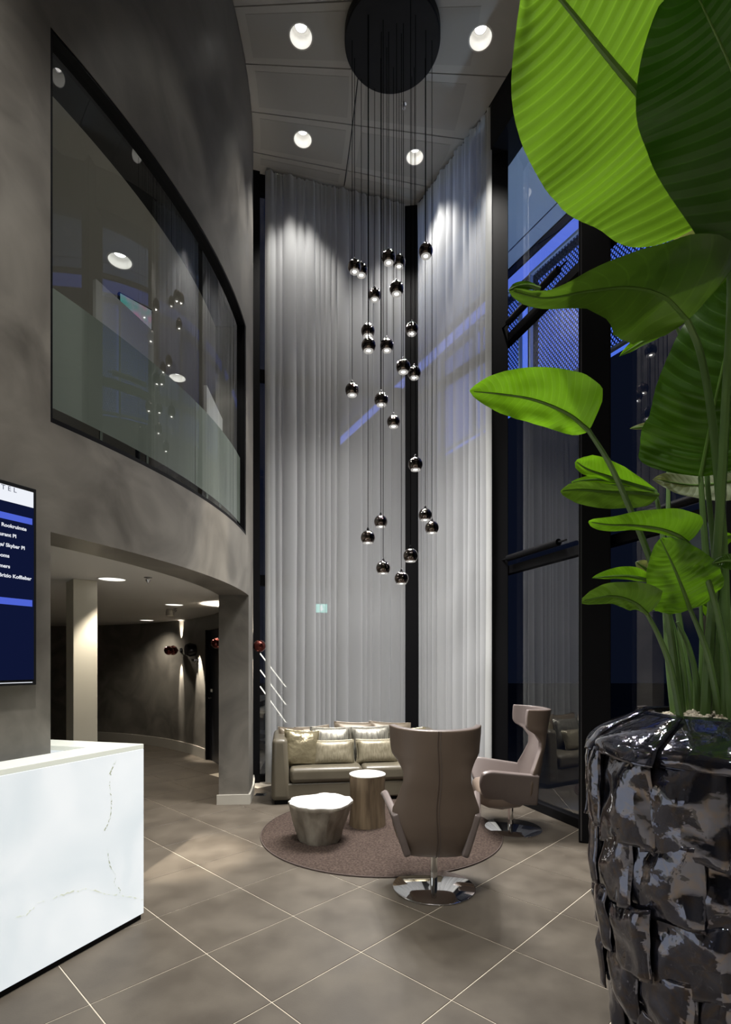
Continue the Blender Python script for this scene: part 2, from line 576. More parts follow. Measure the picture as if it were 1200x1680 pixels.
# storey slab between passage and upper room (its underside is the passage ceiling)
sl = MB().arc(0.4, RI, -60, 135, H_OP, WZ0 - 0.06, 48, c2).build('ceiling_passage', M['whitepaint'])
struct(sl, 'white ceiling of the passage under the drum wall')
up = MB().arc(0.4, RI - 0.004, -60, 135, 5.30, 5.42, 48, c2).build('ceiling_upper_room', M['ceil'])
struct(up, 'grey ceiling of the upper room behind the curved window')
bh = MB().arc(RI - 0.002, RO - 0.125, A_OP0 + 0.05, A_W1 - 0.05, WZ1 - 0.012, WZ1 - 0.002, 26, c2).build('trim_1', M['blacksoft'])
struct(bh, 'black soffit lining of the curved window head')

# square cream column inside the passage
ca_, cb_ = Vector((0.764, 0.645, 0)), Vector((-0.645, 0.764, 0))
cc_ = Vector((-2.63, 4.77, 0))
colm = MB().prism([cc_, cc_ + ca_ * 0.20, cc_ + ca_ * 0.20 + cb_ * 0.30, cc_ + cb_ * 0.30], 0, H_OP).build('wall_column', M['cream'], bevel=0.004)
struct(colm, 'square cream column inside the passage')

# curved interior window
win1 = bpy.data.objects.new('window_1', None); COL.objects.link(win1)
struct(win1, 'long curved interior window in the drum wall with a frosted lower band')
fr = MB()
fr.arc(RO - 0.12, RO - 0.004, A_OP0, A_W1, WZ0, WZ0 + 0.03, 26, c2)
fr.arc(RO - 0.12, RO - 0.004, A_OP0, A_W1, WZ1 - 0.02, WZ1, 26, c2)
fr.arc(RO - 0.12, RO - 0.004, A_OP0, A_OP0 + 0.15, WZ0, WZ1, 1, c2)
fr.arc(RO - 0.12, RO - 0.004, A_W1 - 0.45, A_W1, WZ0, WZ1, 1, c2)
fr.build('window_frame', M['black'], win1, smooth=True, angle=30)
A_SEAM = ang_y(4.48)
for a0, a1 in ((A_OP0 + 0.16, A_SEAM - 0.04), (A_SEAM + 0.04, A_W1 - 0.46)):
    gm_ = grid_mesh('pane', lambda u, v, a0=a0, a1=a1: (
        DC.x + (RO - 0.05) * math.cos(math.radians(a0 + (a1 - a0) * u)), DC.y + (RO - 0.05) * math.sin(math.radians(a0 + (a1 - a0) * u)),
        WZ0 + 0.03 + (WZ1 - WZ0 - 0.05) * v), 40, 2)
    link('pane', gm_, M['glassin'], win1, smooth=True)
    fm_ = grid_mesh('frosted_band', lambda u, v, a0=a0, a1=a1: (
        DC.x + (RO - 0.056) * math.cos(math.radians(a0 + (a1 - a0) * u)), DC.y + (RO - 0.056) * math.sin(math.radians(a0 + (a1 - a0) * u)),
        3.10 + 0.71 * v), 40, 1)
    link('frosted_band', fm_, M['frost'], win1, smooth=True)

# ------------------------------------------------------------------ facade
FU = Vector((-0.322, 0.947, 0)).normalized()          # along the right facade, away from the viewpoint
FN = Vector((0.947, 0.322, 0)).normalized()           # outwards


def fac(t, off=0.0):
    return Vector((1.8135, 5.769, 0)) + FU * t + FN * off


def rotz(a):
    return Matrix.Rotation(a, 3, 'Z')


def beam_between(mb, a, b, z0, z1, th):
    a = Vector((a[0], a[1], 0)); b = Vector((b[0], b[1], 0))
    d = (b - a); L = d.length
    mb.box(((a.x + b.x) / 2, (a.y + b.y) / 2, (z0 + z1) / 2), (L, th, z1 - z0), rotz(math.atan2(d.y, d.x)))


ZTR = (2.68, 5.40)
win2 = bpy.data.objects.new('window_2', None); COL.objects.link(win2)
struct(win2, 'tall glazed facade with black posts on the right')


def pane_between(a, b, z0, z1, parent, th=0.012, mat=None):
    mb = MB()
    a = Vector((a[0], a[1], 0)); b = Vector((b[0], b[1], 0))
    # a single sheet, so that the Fresnel mirror shows once
    mb.add([(a.x, a.y, z0), (b.x, b.y, z0), (b.x, b.y, z1), (a.x, a.y, z1)], [(0, 1, 2, 3)])
    return mb.build('pane', mat or M['glass'], parent)


tposts = [0.62, -0.80, -2.35, -3.9, -5.45, -7.0, -8.55]
bays = list(zip(tposts[:-1], tposts[1:]))
for t0, t1 in bays:
    zs = [0.09, ZTR[0], ZTR[1], 7.56]
    for k in range(3):
        pane_between(fac(t0, 0.05), fac(t1, 0.05), zs[k], zs[k + 1], win2)
    mb = MB(); beam_between(mb, fac(t0, 0.06), fac(t1, 0.06), 0, 0.09, 0.12); mb.build('sill', M['black'], win2)
    for z in ZTR:
        mb = MB(); beam_between(mb, fac(t0, 0.05), fac(t1, 0.05), z - 0.045, z + 0.045, 0.09); mb.build('transom', M['black'], win2)
# header beam (inner face on the ceiling edge)
hb0, hb1 = Vector((1.45, 6.19, 0)), Vector((1.683, 5.588, 0))
hd = (hb1 - hb0).normalized(); hn = Vector((-hd.y, hd.x, 0))
if hn.x < 0: hn = -hn
mb = MB(); beam_between(mb, hb0 + hn * 0.16 - hd * 0.1, hb0 + hd * 10.5 + hn * 0.16, 7.56, CZ, 0.32)
mb.build('header_beam', M['black'], win2)
# posts
mb = MB(); mb.box((1.60, 6.33, CZ / 2), (0.195, 0.26, CZ), rotz(math.radians(-14))); mb.build('post', M['black'], win2, bevel=0.006)
pc = Vector((1.887, 4.69, 0)); dx = Vector((0.93, -0.30, 0)).normalized(); dy = Vector((0.37, 0.93, 0)).normalized()
mb = MB(); mb.prism([pc, pc + dx * 0.26, pc + dx * 0.26 + dy * 0.42, pc + dy * 0.42], 0, CZ); mb.build('post', M['black'], win2, bevel=0.008)
mb = MB(); mb.prism([pc + dx * 0.014 - dy * 0.004, pc + dx * 0.026 - dy * 0.004, pc + dx * 0.026, pc + dx * 0.014], 0.02, CZ - 0.6); mb.build('edge_glint', pm('edge_glint_metal', (0.10, 0.10, 0.11), 0.3, 0.8), win2)  # added strip stands in for the highlight along the post edge
for t in tposts[2:]:
    q = fac(t, -0.1)
    mb = MB(); mb.box((q.x, q.y, CZ / 2), (0.24, 0.36, CZ), rotz(math.radians(-19))); mb.build('post', M['black'], win2)
# window drives
for z in (2.79, 5.50):
    for t0, t1 in ((0.50, -0.62), (-0.98, -2.2)):
        a, b = fac(t0, -0.06), fac(t1, -0.06)
        mb = MB()
        m1, m2 = a.lerp(b, 0.12), a.lerp(b, 0.90)
        up_ = Vector((0, 0, z))
        mb.tube([a + up_, m1 + up_], 0.010)
        mb.tube([m1 + up_, m2 + up_], 0.036, 14)
        mb.tube([m2 + up_, b + up_], 0.010)
        mb.build('window_drive', M['black'], win2, smooth=True)

# left facade behind the long curtain
win3 = bpy.data.objects.new('window_3', None); COL.objects.link(win3)
struct(win3, 'tall black framed glazing behind the curtain on the left')
LA, LB = Vector((-1.44, 7.10, 0)), Vector((0.66, 7.64, 0))
ld = (LB - LA).normalized()
fr = MB(); fr.box((LA.x - 0.02, LA.y - 0.03, CZ / 2), (0.095, 0.12, CZ), rotz(math.atan2(ld.y, ld.x))); fr.build('post', M['black'], win3)
for nm, z0, z1 in (('header_beam', 7.86, CZ), ('transom', 5.36, 5.50), ('transom', 2.62, 2.76), ('sill', 0, 0.09)):
    mb = MB(); beam_between(mb, LA, LB, z0, z1, 0.09); mb.build(nm, M['black'], win3)
seq = [LA, LA.lerp(LB, 0.5), LB]
for a, b in zip(seq[:-1], seq[1:]):
    for z0, z1 in ((0.09, 2.69), (2.69, 5.43), (5.43, 7.86)):
        pane_between(a, b, z0, z1, win3)
mb = MB(); q = seq[1]; mb.box((q.x, q.y, CZ / 2), (0.06, 0.10, CZ), rotz(math.atan2(ld.y, ld.x))); mb.build('post', M['black'], win3)
mb = MB(); mb.box((0.668, 7.64, CZ / 2), (0.19, 0.19, CZ), rotz(math.radians(-6))); mb.build('post', M['black'], win3, bevel=0.005)

win4 = bpy.data.objects.new('window_4', None); COL.objects.link(win4)
struct(win4, 'tall glazing behind the curtain on the right')
RA, RB = Vector((0.80, 7.66, 0)), Vector((1.60, 6.42, 0))
for nm, z0, z1 in (('header_beam', 7.86, CZ), ('transom', 5.36, 5.45), ('transom', 2.64, 2.73), ('sill', 0, 0.09)):
    mb = MB(); beam_between(mb, RA, RB, z0, z1, 0.09); mb.build(nm, M['black'], win4)
for z0, z1 in ((0.09, 2.69), (2.69, 5.43), (5.43, 7.86)):
    pane_between(RA, RB, z0, z1, win4)

# ------------------------------------------------------------------ ceiling of radial metal panels
ceil_ = MB().prism([(-13, -4), (6, -4), (6, 1.0), (3.4, 1.0), (1.75, 6.3), (0.75, 7.72), (-1.5, 7.25), (-3, 12), (-13, 12)], CZ + 0.22, CZ + 0.4).build('ceiling', M['ceil'])
struct(ceil_)


def clip_mesh(me, planes):
    bm = bmesh.new(); bm.from_mesh(me)
    for co, no in planes:
        bmesh.ops.bisect_plane(bm, geom=bm.verts[:] + bm.edges[:] + bm.faces[:], plane_co=co, plane_no=no, clear_outer=True)
        ed = [e for e in bm.edges if e.is_boundary]
        if ed:
            try: bmesh.ops.holes_fill(bm, edges=ed)
            except Exception: pass
    bmesh.ops.recalc_face_normals(bm, faces=bm.faces)
    bm.to_mesh(me); n = len(bm.faces); bm.free()
    return n


def perp(a, b):
    d = (Vector(b) - Vector(a)); d.z = 0; d.normalize()
    return Vector((-d.y, d.x, 0))


planes = [(LA + Vector((0, -0.0, 0)), perp(LA, LB)), (RA, -perp(RA, RB) if perp(RA, RB).x < 0 else perp(RA, RB)),
          (hb0 + hn * 0.02, hn)]
DL = [(494, 60, 5.51, 0.118), (789, 63, 5.53, 0.118), (497, 229, 6.60, 0.112), (681, 258, 6.83, 0.110)]
dl_pos = []
for x, y, d, r in DL:
    h = CZ - EYE
    dd = F * h / (HY - y)
    dl_pos.append((Vector(((x - CX) / F * dd, dd, CZ)), r))
EXTRA = [Vector((-0.55, 3.9, CZ)), Vector((1.25, 3.9, CZ)), Vector((1.2, 2.55, CZ)), Vector((-0.6, 1.2, CZ)), Vector((0.3, 0.3, CZ)), Vector((2.1, 0.6, CZ)), Vector((0.2, -1.3, CZ)), Vector((-1.7, -0.9, CZ)), Vector((1.9, -1.2, CZ))]  # unseen downlights added as fill; planter and desk ones inferred from their light
holes = dl_pos + [(p, 0.115) for p in EXTRA]


def make_cutter(p, r, z0, z1):
    me = MB().lathe([(r, z0), (r, z1)], 40, (p.x, p.y, 0)).mesh('cut')
    o = bpy.data.objects.new('cut', me); COL.objects.link(o)
    return o


def cut_holes(objs, hs, z0, z1):
    cut = [make_cutter(p, r, z0, z1) for p, r in hs]
    for o in objs:
        bb = [Vector(v.co) for v in o.data.vertices]
        xs = [v.x for v in bb]; ys = [v.y for v in bb]
        use = [c for c, (p, r) in zip(cut, hs) if min(xs) - r < p.x < max(xs) + r and min(ys) - r < p.y < max(ys) + r]
        if not use: continue
        for c in use:
            m = o.modifiers.new('b', 'BOOLEAN'); m.operation = 'DIFFERENCE'; m.object = c; m.solver = 'EXACT'
        bpy.context.view_layer.update()
        dg = bpy.context.evaluated_depsgraph_get()
        me = bpy.data.meshes.new_from_object(o.evaluated_get(dg))
        o.modifiers.clear()
        o.data = me
    for c in cut:
        me = c.data; bpy.data.objects.remove(c); bpy.data.meshes.remove(me)


plates = []
ths = [0.044 + 0.0838 * k for k in range(-9, 7)]
for ta, tb in zip(ths[:-1], ths[1:]):
    for r0, r1 in ((RO + 0.004, 7.22), (7.225, 9.6)):
        ga = 0.0042 / r0 * 1.2
        me = MB().arc(r0, r1, math.degrees(ta + ga), math.degrees(tb - ga), CZ, CZ + 0.02, 6, c2).mesh('ceiling_panel')
        if clip_mesh(me, planes) < 3: continue
        pn = link('ceiling_panel', me, M['ceil'], ceil_)
        plates.append(pn)
        i0, i1 = r0 + 0.09, r1 - 0.09
        if r1 > 9: i1 = 8.45
        gi = 0.075 / 7.0
        me = MB().arc(i0, i1, math.degrees(ta + gi), math.degrees(tb - gi), CZ - 0.0025, CZ + 0.004, 6, c2).mesh('perforated_field')
        if clip_mesh(me, [(p - n * 0.18, n) for p, n in planes]) >= 3:
            plates.append(link('perforated_field', me, M['ceilfield'], pn))
cut_holes(plates, holes, CZ - 0.1, CZ + 0.1)


def downlight(p, r, label, power, size=62, depth=0.13, target=None, group='recessed ceiling downlights', color=NEUT, blend=0.25, mat=None):
    t = thing('downlight', label, 'downlight', p, 0, group)
    MB().lathe([(r + 0.010, -0.003), (r + 0.010, 0.0), (r - 0.001, 0.004), (r - 0.004, -0.003), (r + 0.010, -0.003)], 36, cap0=False, cap1=False).build('trim_ring', M['whitepaint'], t, smooth=True)
    MB().lathe([(r - 0.002, 0.0), (r - 0.006, depth * 0.5), (r * 0.86, depth), (r * 0.56, depth + 0.001)], 36, cap0=False, cap1=False).build('reflector', mat or M['reflector'], t, smooth=True)
    MB().lathe([(r * 0.58, depth - 0.02), (r * 0.58, depth - 0.004), (r * 0.52, depth - 0.004), (r * 0.52, depth - 0.02), (r * 0.58, depth - 0.02)], 30, cap0=False, cap1=False).build('lamp_ring', M['steel'], t, smooth=True)
    MB().lathe([(r * 0.52, depth - 0.006), (r * 0.3, depth - 0.012), (0.004, depth - 0.014)], 30, cap0=False).build('lamp', M['lamp'], t, smooth=True)
    tg = None
    if target is not None: tg = Vector(target) - Vector(p)
    spot('downlight_beam', (0, 0, -0.01), power, size, blend, color, tg if tg is not None else (0, 0, -5), 0.06, t)
    return t


# beams: two over the sofa corner graze the curtains, two wash the middle
_t = downlight(dl_pos[0][0], 0.118, 'round ceiling downlight near the drum wall, beside the black canopy', 210, 56, blend=0.6)
spot('added_pool_beam', (0, 0, -0.012), 5500, 8.5, 0.6, WARM, Vector((-1.47, 4.38, 0)) - dl_pos[0][0], 0.05, _t)  # second narrow beam added here to make the light pool on the floor
downlight(dl_pos[1][0], 0.118, 'round ceiling downlight beside the header beam and top leaf', 300, 78, blend=0.45)
downlight(dl_pos[2][0], 0.112, 'round ceiling downlight above the left curtain', 230, 76, blend=0.6)
downlight(dl_pos[3][0], 0.110, 'round ceiling downlight behind the pendant cables near the curtain corner', 250, 76, blend=0.6)
EXLAB = ['added round fill downlight above the floor between desk and rug', 'added round fill downlight above the floor in front of the wing chair', 'round ceiling downlight above the shell planter',
         'round ceiling downlight above the open floor before the reception desk', 'added round fill downlight straight above the viewpoint', 'added round fill downlight by the glass facade beside the viewpoint',
         'added round fill downlight in the middle of the hall behind the viewpoint', 'added round fill downlight by the drum wall behind the viewpoint', 'added round fill downlight by the facade behind the viewpoint']
for k, p in enumerate(EXTRA):
    downlight(p, 0.115, EXLAB[k], [60, 80, 330, 1150, 130, 130, 230, 280, 230][k], [55, 50, 46, 76, 70, 70, 120, 120, 120][k], blend=[0.3, 0.3, 0.3, 0.6, 0.6, 0.6, 1, 1, 1][k])

# small sprinkler on the ceiling
t = thing('sprinkler', 'small metal sprinkler head on the high ceiling by the canopy', 'sprinkler', P(663, 170, F * 6.5 / (HY - 170)))
t.location.z = CZ
MB().lathe([(0.03, -0.001), (0.03, -0.006), (0.012, -0.01), (0.010, -0.05), (0.022, -0.052), (0.022, -0.056)], 14).build('body', M['steel'], t, smooth=True)

# ------------------------------------------------------------------ outside
og = MB().prism([(-30, -10), (40, -10), (40, 45), (-30, 45)], -0.5, -0.205).build('ground', M['pave'])
struct(og)
E0 = Vector((3.1, 7.7, 0)); EU = Vector((-0.447, 0.894, 0)).normalized(); EN = Vector((0.894, 0.447, 0)).normalized()


def ext(s, off=0.0):
    return E0 + EU * s + EN * off


sf = MB()
sf.prism([fac(-9, 0.35), ext(-9, -0.42), ext(9, -0.42), fac(0.2, 0.35) + FU * 7.5], CZ + 0.02, CZ + 0.12)
so = sf.build('ceiling_soffit', M['soffit']); struct(so, 'pale outdoor soffit beyond the right facade')
sf = MB()
sf.prism([ext(-9, -0.40), ext(-9, -0.16), ext(9, -0.16), ext(9, -0.40)], CZ + 0.02, CZ + 0.12)
struct(sf.build('trim_2', M['soffit']), 'pale edge strip of the outdoor soffit')
sf = MB(); beam_between(sf, ext(-9, -0.10), ext(9, -0.10), CZ - 0.0, CZ + 0.3, 0.1)
struct(sf.build('trim_3', M['black']), 'dark edge beam of the outdoor soffit')

led = thing('led_strip', 'blue glowing LED strip along the outdoor soffit edge', 'light strip', (0, 0, 0))
mb = MB(); beam_between(mb, ext(-9, 0.02), ext(9, 0.02), 7.92, 8.12, 0.03); mb.build('diffuser', M['bluestrip'], led)
mb = MB(); beam_between(mb, ext(-9, 0.06), ext(9, 0.06), 7.90, 8.14, 0.03); mb.build('housing', M['black'], led)


def perforated(w_, h_, sx, sz, r):
    nx, nz = int(w_ / sx), int(h_ / sz)
    vs, fs = [], []
    for i in range(nx):
        for j in range(nz):
            ox, oz = i * sx + (sx * 0.25 if j % 2 else -sx * 0.25), j * sz
            cx, cz = ox + sx * (0.5 if j % 2 == 0 else 0.5), oz + sz * 0.5
            b = len(vs)
            cr = [(ox, oz), (ox + sx, oz), (ox + sx, oz + sz), (ox, oz + sz)]
            vs += [(x, 0, z) for x, z in cr]
            for k in range(8):
                a = math.pi * 2 * (k + 0.5) / 8 - math.pi * 0.75 - math.pi / 8 * 0
                vs.append((cx + r * math.cos(a), 0, cz + r * math.sin(a) * 1.25))
            for k in range(4):
                h0, h1, h2 = b + 4 + (2 * k - 0) % 8, b + 4 + (2 * k + 1) % 8, b + 4 + (2 * k + 2) % 8
                fs.append((b + k, b + (k + 1) % 4, h1, h0))
                fs.append((b + (k + 1) % 4, h2, h1))
    me = bpy.data.meshes.new('perforated_sheet')
    me.from_pydata(vs, [], fs); me.update()
    return me


PW = 1.18
pme = perforated(PW - 0.06, 1.98, 0.056, 0.042, 0.0165)
pme.materials.append(M['perf'])
elab = ['blue backlit perforated facade panel outside, behind the plant leaves', 'blue backlit perforated facade panel outside, beside the plant leaves',
        'blue backlit perforated facade panel outside, seen between the two black posts', 'blue backlit perforated facade panel outside, at the far black post',
        'blue backlit perforated facade panel outside, farthest, behind the right curtain']
for k, s0 in enumerate((-2.62, -1.40, -0.18, 1.22, 2.44)):
    t = thing('facade_panel', elab[k], 'facade panel', ext(s0, 0.03) + Vector((0, 0, 5.86)), math.atan2(EU.y, EU.x), 'perforated facade panels outside')
    o = link('perforated_sheet', pme, None, t); o.location = (0.03, 0, 0.02)
    MB().box((PW / 2, 0.0, 0.0), (PW, 0.06, 0.04)).box((PW / 2, 0, 2.02), (PW, 0.06, 0.04)).box((0.012, 0, 1.0), (0.03, 0.06, 2.0)).box((PW - 0.012, 0, 1.0), (0.03, 0.06, 2.0)).build('frame', M['soffit'], t)
    MB().box((PW / 2, -0.16, 1.0), (PW - 0.04, 0.02, 1.96)).build('backlight', M['blueback'], t)

# outdoor stair behind the left facade
st = thing('outdoor_staircase', 'pale outdoor staircase beyond the glass left of the curtain', 'staircase', (-2.30, 9.3, -0.2), 0)
for k in range(5):
    MB().box((0.55 - 0.30 * k + 0.9, 0.5, 0.62 + 0.165 * (k - 1)), (0.34, 1.6, 0.05)).build('step', M['cream'], st)
    MB().box((0.55 - 0.30 * k + 0.74, 0.5, 0.54 + 0.165 * (k - 1)), (0.02, 1.6, 0.12)).build('riser', M['black'], st)
for k in range(3):
    a = P(427, 1072 + 27 * k, 8.4); b = P(470, 1128 + 29 * k, 8.4)
    r = thing('handrail_light', ['topmost', 'middle', 'lowest'][k] + ' of three slanted glowing handrail lines by the outdoor stair', 'handrail light', a, 0, 'slanted handrail lights')
    MB().tube([(0, 0, 0), b - a], 0.009, 8).build('rail_tube', M['led'], r)
    MB().tube([(b - a) * 0.98, (b - a) * 0.98 + Vector((0, 0.02, -0.9))], 0.012, 8).build('baluster', M['black'], r)

# exit sign outside behind the curtain
ex = thing('exit_sign', 'small glowing exit sign behind the left curtain', 'sign', P(528, 998, 8.2))
MB().box((0, 0, 0), (0.17, 0.03, 0.13)).build('sign_face', M['exitsign'], ex)
mk = MB()
mk.box((0, -0.018, 0.012), (0.03, 0.004, 0.045)).box((0, -0.018, 0.045), (0.02, 0.004, 0.018)).add(
    [(-0.03, -0.02, -0.012), (0.03, -0.02, -0.012), (0, -0.02, -0.05)], [(0, 2, 1)])
mk.build('pictogram', M['exitmark'], ex)
MB().tube([(0, 0, 0.065), (0, 0, 3.0)], 0.006).build('hanger', M['black'], ex)

# ------------------------------------------------------------------ curtains


def curtain(name, label, a, b, z0, z1, nf, seed, hem_side):
    t = thing(name, label, 'curtain', (a[0], a[1], 0))
    random.seed(seed)
    a = Vector((a[0], a[1], 0)); b = Vector((b[0], b[1], 0))
    d = b - a; L = d.length; d.normalize()
    nrm = Vector((d.y, -d.x, 0))
    if nrm.y > 0: nrm = -nrm
    # uneven fold phases
    ks = [0.0]
    for i in range(nf): ks.append(ks[-1] + random.choice((random.uniform(0.4, 0.8), random.uniform(0.8, 1.9))))
    tot = ks[-1]
    ks = [k / tot for k in ks]
    amps = [random.uniform(0.4, 1.0) for _ in range(nf)]

    loops = [random.choice((random.uniform(0.2, 0.7), random.uniform(0.8, 1.5))) for _ in range(nf)]

    def fn(u, v):
        # phase of u in the folds: each fold is a loop of cloth that partly overlaps itself
        i = 0
        while i < nf - 1 and u > ks[i + 1]: i += 1
        f_ = (u - ks[i]) / (ks[i + 1] - ks[i])
        wd_ = (ks[i + 1] - ks[i]) * L
        k_ = loops[i] * (0.75 + 0.35 * (1 - v))
        sx = wd_ * k_ * math.sin(2 * math.pi * f_) / (2 * math.pi) * -1.0
        amp = min(0.075, 0.30 * wd_ + 0.01) * amps[i] * (0.6 + 0.4 * (1 - v))
        y = amp * (0.5 - 0.5 * math.cos(2 * math.pi * f_))
        y += 0.014 * mnoise.noise(Vector((u * L * 9, v * 2.2, seed)))
        sx += 0.020 * mnoise.noise(Vector((u * L * 5, v * 1.9, seed + 4.5)))
        tp = max(0.0, (v - 0.93) / 0.07)
        y += tp * 0.012 * math.sin(u * L * 2 * math.pi / 0.06)
        p = d * (u * L + sx) + nrm * y
        zz = z0 + (z1 - z0) * v
        if v > 0.999: zz += 0.012 * abs(math.sin(u * L * math.pi / 0.10))
        return (p.x, p.y, zz)
    nu = int(L / 0.007)
    me = grid_mesh('fabric', fn, nu, 40)
    link('fabric', me, M['curtain'], t, smooth=True, angle=180)
    # stitched hem at the free edge
    u0 = 0.0 if hem_side == 0 else 1.0
    du = 0.07 / L * (1 if hem_side == 0 else -1)

    def fh(u, v):
        p = Vector(fn(u0 + du * u, v)); p += nrm * 0.004
        return tuple(p)
    link('hem', grid_mesh('hem', fh, 4, 40), M['hem'], t, smooth=True, angle=180)
    mb = MB(); mb.tube([(0, 0, z1 + 0.012), tuple(d * L + Vector((0, 0, z1 + 0.012)))], 0.006, 6); mb.build('track', M['steel'], t)
    return t


curtain('curtain', 'wide sheer white curtain behind the sofa, left of the black corner post', (-1.315, 6.98), (0.555, 7.49), 0.02, CZ - 0.05, 17, 3, 0)
curtain('curtain', 'narrower sheer white curtain right of the black corner post', (0.745, 7.47), (1.468, 6.16), 0.02, CZ - 0.05, 13, 8, 1)

# ------------------------------------------------------------------ pendant cluster
CAN = Vector((0.276, 5.45, 0)); CANR = 0.49; CANZ = 7.95
cn = thing('ceiling_canopy', 'large round matt black canopy disc under the ceiling', 'canopy', (CAN.x, CAN.y, CANZ))
MB().lathe([(CANR - 0.01, 0), (CANR, 0.01), (CANR, 0.10), (CANR - 0.01, 0.11)], 72).build('disc', M['blacksoft'], cn, smooth=True)
MB().lathe([(0.12, 0.10), (0.12, 0.15)], 24).build('mount', M['black'], cn)

PEND = [(582, 438, 21), (593, 444, 19), (638, 423, 22.5), (655, 430, 18.5), (699, 412, 22.6), (615, 484, 17), (651, 474, 23), (604, 543, 21.5),
        (605, 567, 23.5), (635, 567, 21.6), (676, 540, 20), (662, 602, 23), (680, 612, 20.5), (578, 640, 22), (626, 656, 22.5), (646, 692, 20.5),
        (682, 762, 23.5), (625, 856, 21), (604, 882, 23.5), (698, 845, 21), (709, 866, 22), (674, 912, 24.5), (629, 932, 23.2), (659, 949, 22.4)]
ORD = ['highest', 'second highest', 'third highest', 'fourth highest', 'fifth highest', 'sixth highest', 'seventh highest', 'eighth highest', 'ninth highest',
       'tenth highest', 'eleventh highest', 'twelfth highest', 'twelfth lowest', 'eleventh lowest', 'tenth lowest', 'ninth lowest', 'eighth lowest',
       'seventh lowest', 'sixth lowest', 'fifth lowest', 'fourth lowest', 'third lowest', 'second lowest', 'lowest']
pp = []
for x, y, s in PEND:
    d = 118.8 / s
    d = 5.45 + (d - 5.45) * 0.62
    # keep under the canopy
    for _ in range(60):
        q = P(x, y, d)
        if (Vector((q.x, q.y, 0)) - CAN).length < CANR - 0.03: break
        d += 0.01 if d < 5.45 else -0.01
    pp.append([P(x, y, d), x, y])
R_P = 0.071
shade_prof = []
for k in range(17):
    a = math.pi / 2 - k / 16 * (math.pi / 2 + math.radians(46))
    shade_prof.append((max(0.004, R_P * math.cos(a)), R_P * math.sin(a)))
shade_prof += [(R_P * math.cos(math.radians(46)) - 0.004, -R_P * math.sin(math.radians(46)) + 0.002), (R_P * 0.62, -0.03)]
sh_me = MB().lathe(shade_prof, 32, cap0=False, cap1=False).mesh('shade'); sh_me.materials.append(M['smoke'])
zb = -R_P * math.sin(math.radians(46))
rg_me = MB().lathe([(R_P * 0.70, zb + 0.003), (R_P * 0.66, zb - 0.006), (R_P * 0.34, zb - 0.004), (R_P * 0.27, zb + 0.004)], 28, cap0=False, cap1=False).mesh('lens_ring'); rg_me.materials.append(M['lensring'])
ln_me = MB().lathe([(R_P * 0.28, zb + 0.003), (R_P * 0.15, zb - 0.002), (0.003, zb - 0.003)], 20, cap0=False).mesh('lens'); ln_me.materials.append(M['lens'])
cp_me = MB().lathe([(0.014, R_P - 0.003), (0.011, R_P + 0.018), (0.005, R_P + 0.03)], 14).mesh('cable_grip'); cp_me.materials.append(M['black'])
for me in (sh_me, rg_me, ln_me):
    for p in me.polygons: p.use_smooth = True
order = sorted(range(len(pp)), key=lambda i: -pp[i][0].z)
for rank, i in enumerate(order):
    q = pp[i][0]
    lab = 'smoked mirror ball pendant lamp, ' + ORD[rank] + ' of the hanging cluster'
    t = thing('pendant_lamp', lab, 'pendant lamp', q, 0, 'smoked mirror ball pendants')
    for nm, me in (('shade', sh_me), ('lens_ring', rg_me), ('lens', ln_me), ('cable_grip', cp_me)):
        o = bpy.data.objects.new(nm, me); o.parent = t; COL.objects.link(o)
    MB().tube([(0, 0, R_P + 0.028), (0, 0, CANZ - q.z)], 0.0032, 5).build('cable', M['cable'], t)
    spot('pendant_beam', (0, 0, zb - 0.012), 50, 112, 0.7, (1.0, 0.97, 0.94), (0, 0, -5), 0.025, t)

# loose black feed cable from the canopy to the ceiling edge
fc = MB()
a, b = P(588, 140, 5.75), P(565, 305, F * 6.49 / (HY - 305))
a.z = 7.955
b.z = CZ - 0.004
pts = [a.lerp(b, k / 10) - Vector((0, 0, 0.05 * math.sin(math.pi * k / 10))) for k in range(11)]
o = fc.tube(pts, 0.006, 6).build('feed_cable', M['blacksoft'])
tag(o, 'slack black cable from the canopy disc to the ceiling edge', 'cable')

# ------------------------------------------------------------------ passage lights and sconces


def flat_downlight(x, y, z, r, label, power, size=78, blend=0.5):
    d = F * (z - EYE) / (HY - y)
    p = Vector(((x - CX) / F * d, d, z))
    t = thing('downlight', label, 'downlight', p, 0, 'passage downlights')
    MB().lathe([(r + 0.012, 0.0), (r + 0.012, -0.004), (r, -0.006), (r - 0.004, 0.0)], 32, cap0=False, cap1=False).build('trim_ring', M['whitepaint'], t, smooth=True)
    MB().lathe([(r - 0.002, -0.001), (r * 0.5, -0.003), (0.003, -0.003)], 32, cap0=False).build('lamp', emat('passage_lamp', (1, 0.96, 0.88), 1.6), t)
    spot('passage_beam', (0, 0, -0.03), power, size, blend, WARM, (0, 0, -3), 0.05, t)
    return p


flat_downlight(184, 950, H_OP, 0.115, 'round downlight in the passage ceiling beside the cream column', 90)
flat_downlight(286, 992, H_OP, 0.115, 'round downlight in the passage ceiling near the drum pier', 130, 120, 1.0)
flat_downlight(241, 1017.5, H_OP, 0.12, 'round downlight in the passage ceiling, farthest from the reception desk', 75, 140, 1.0)

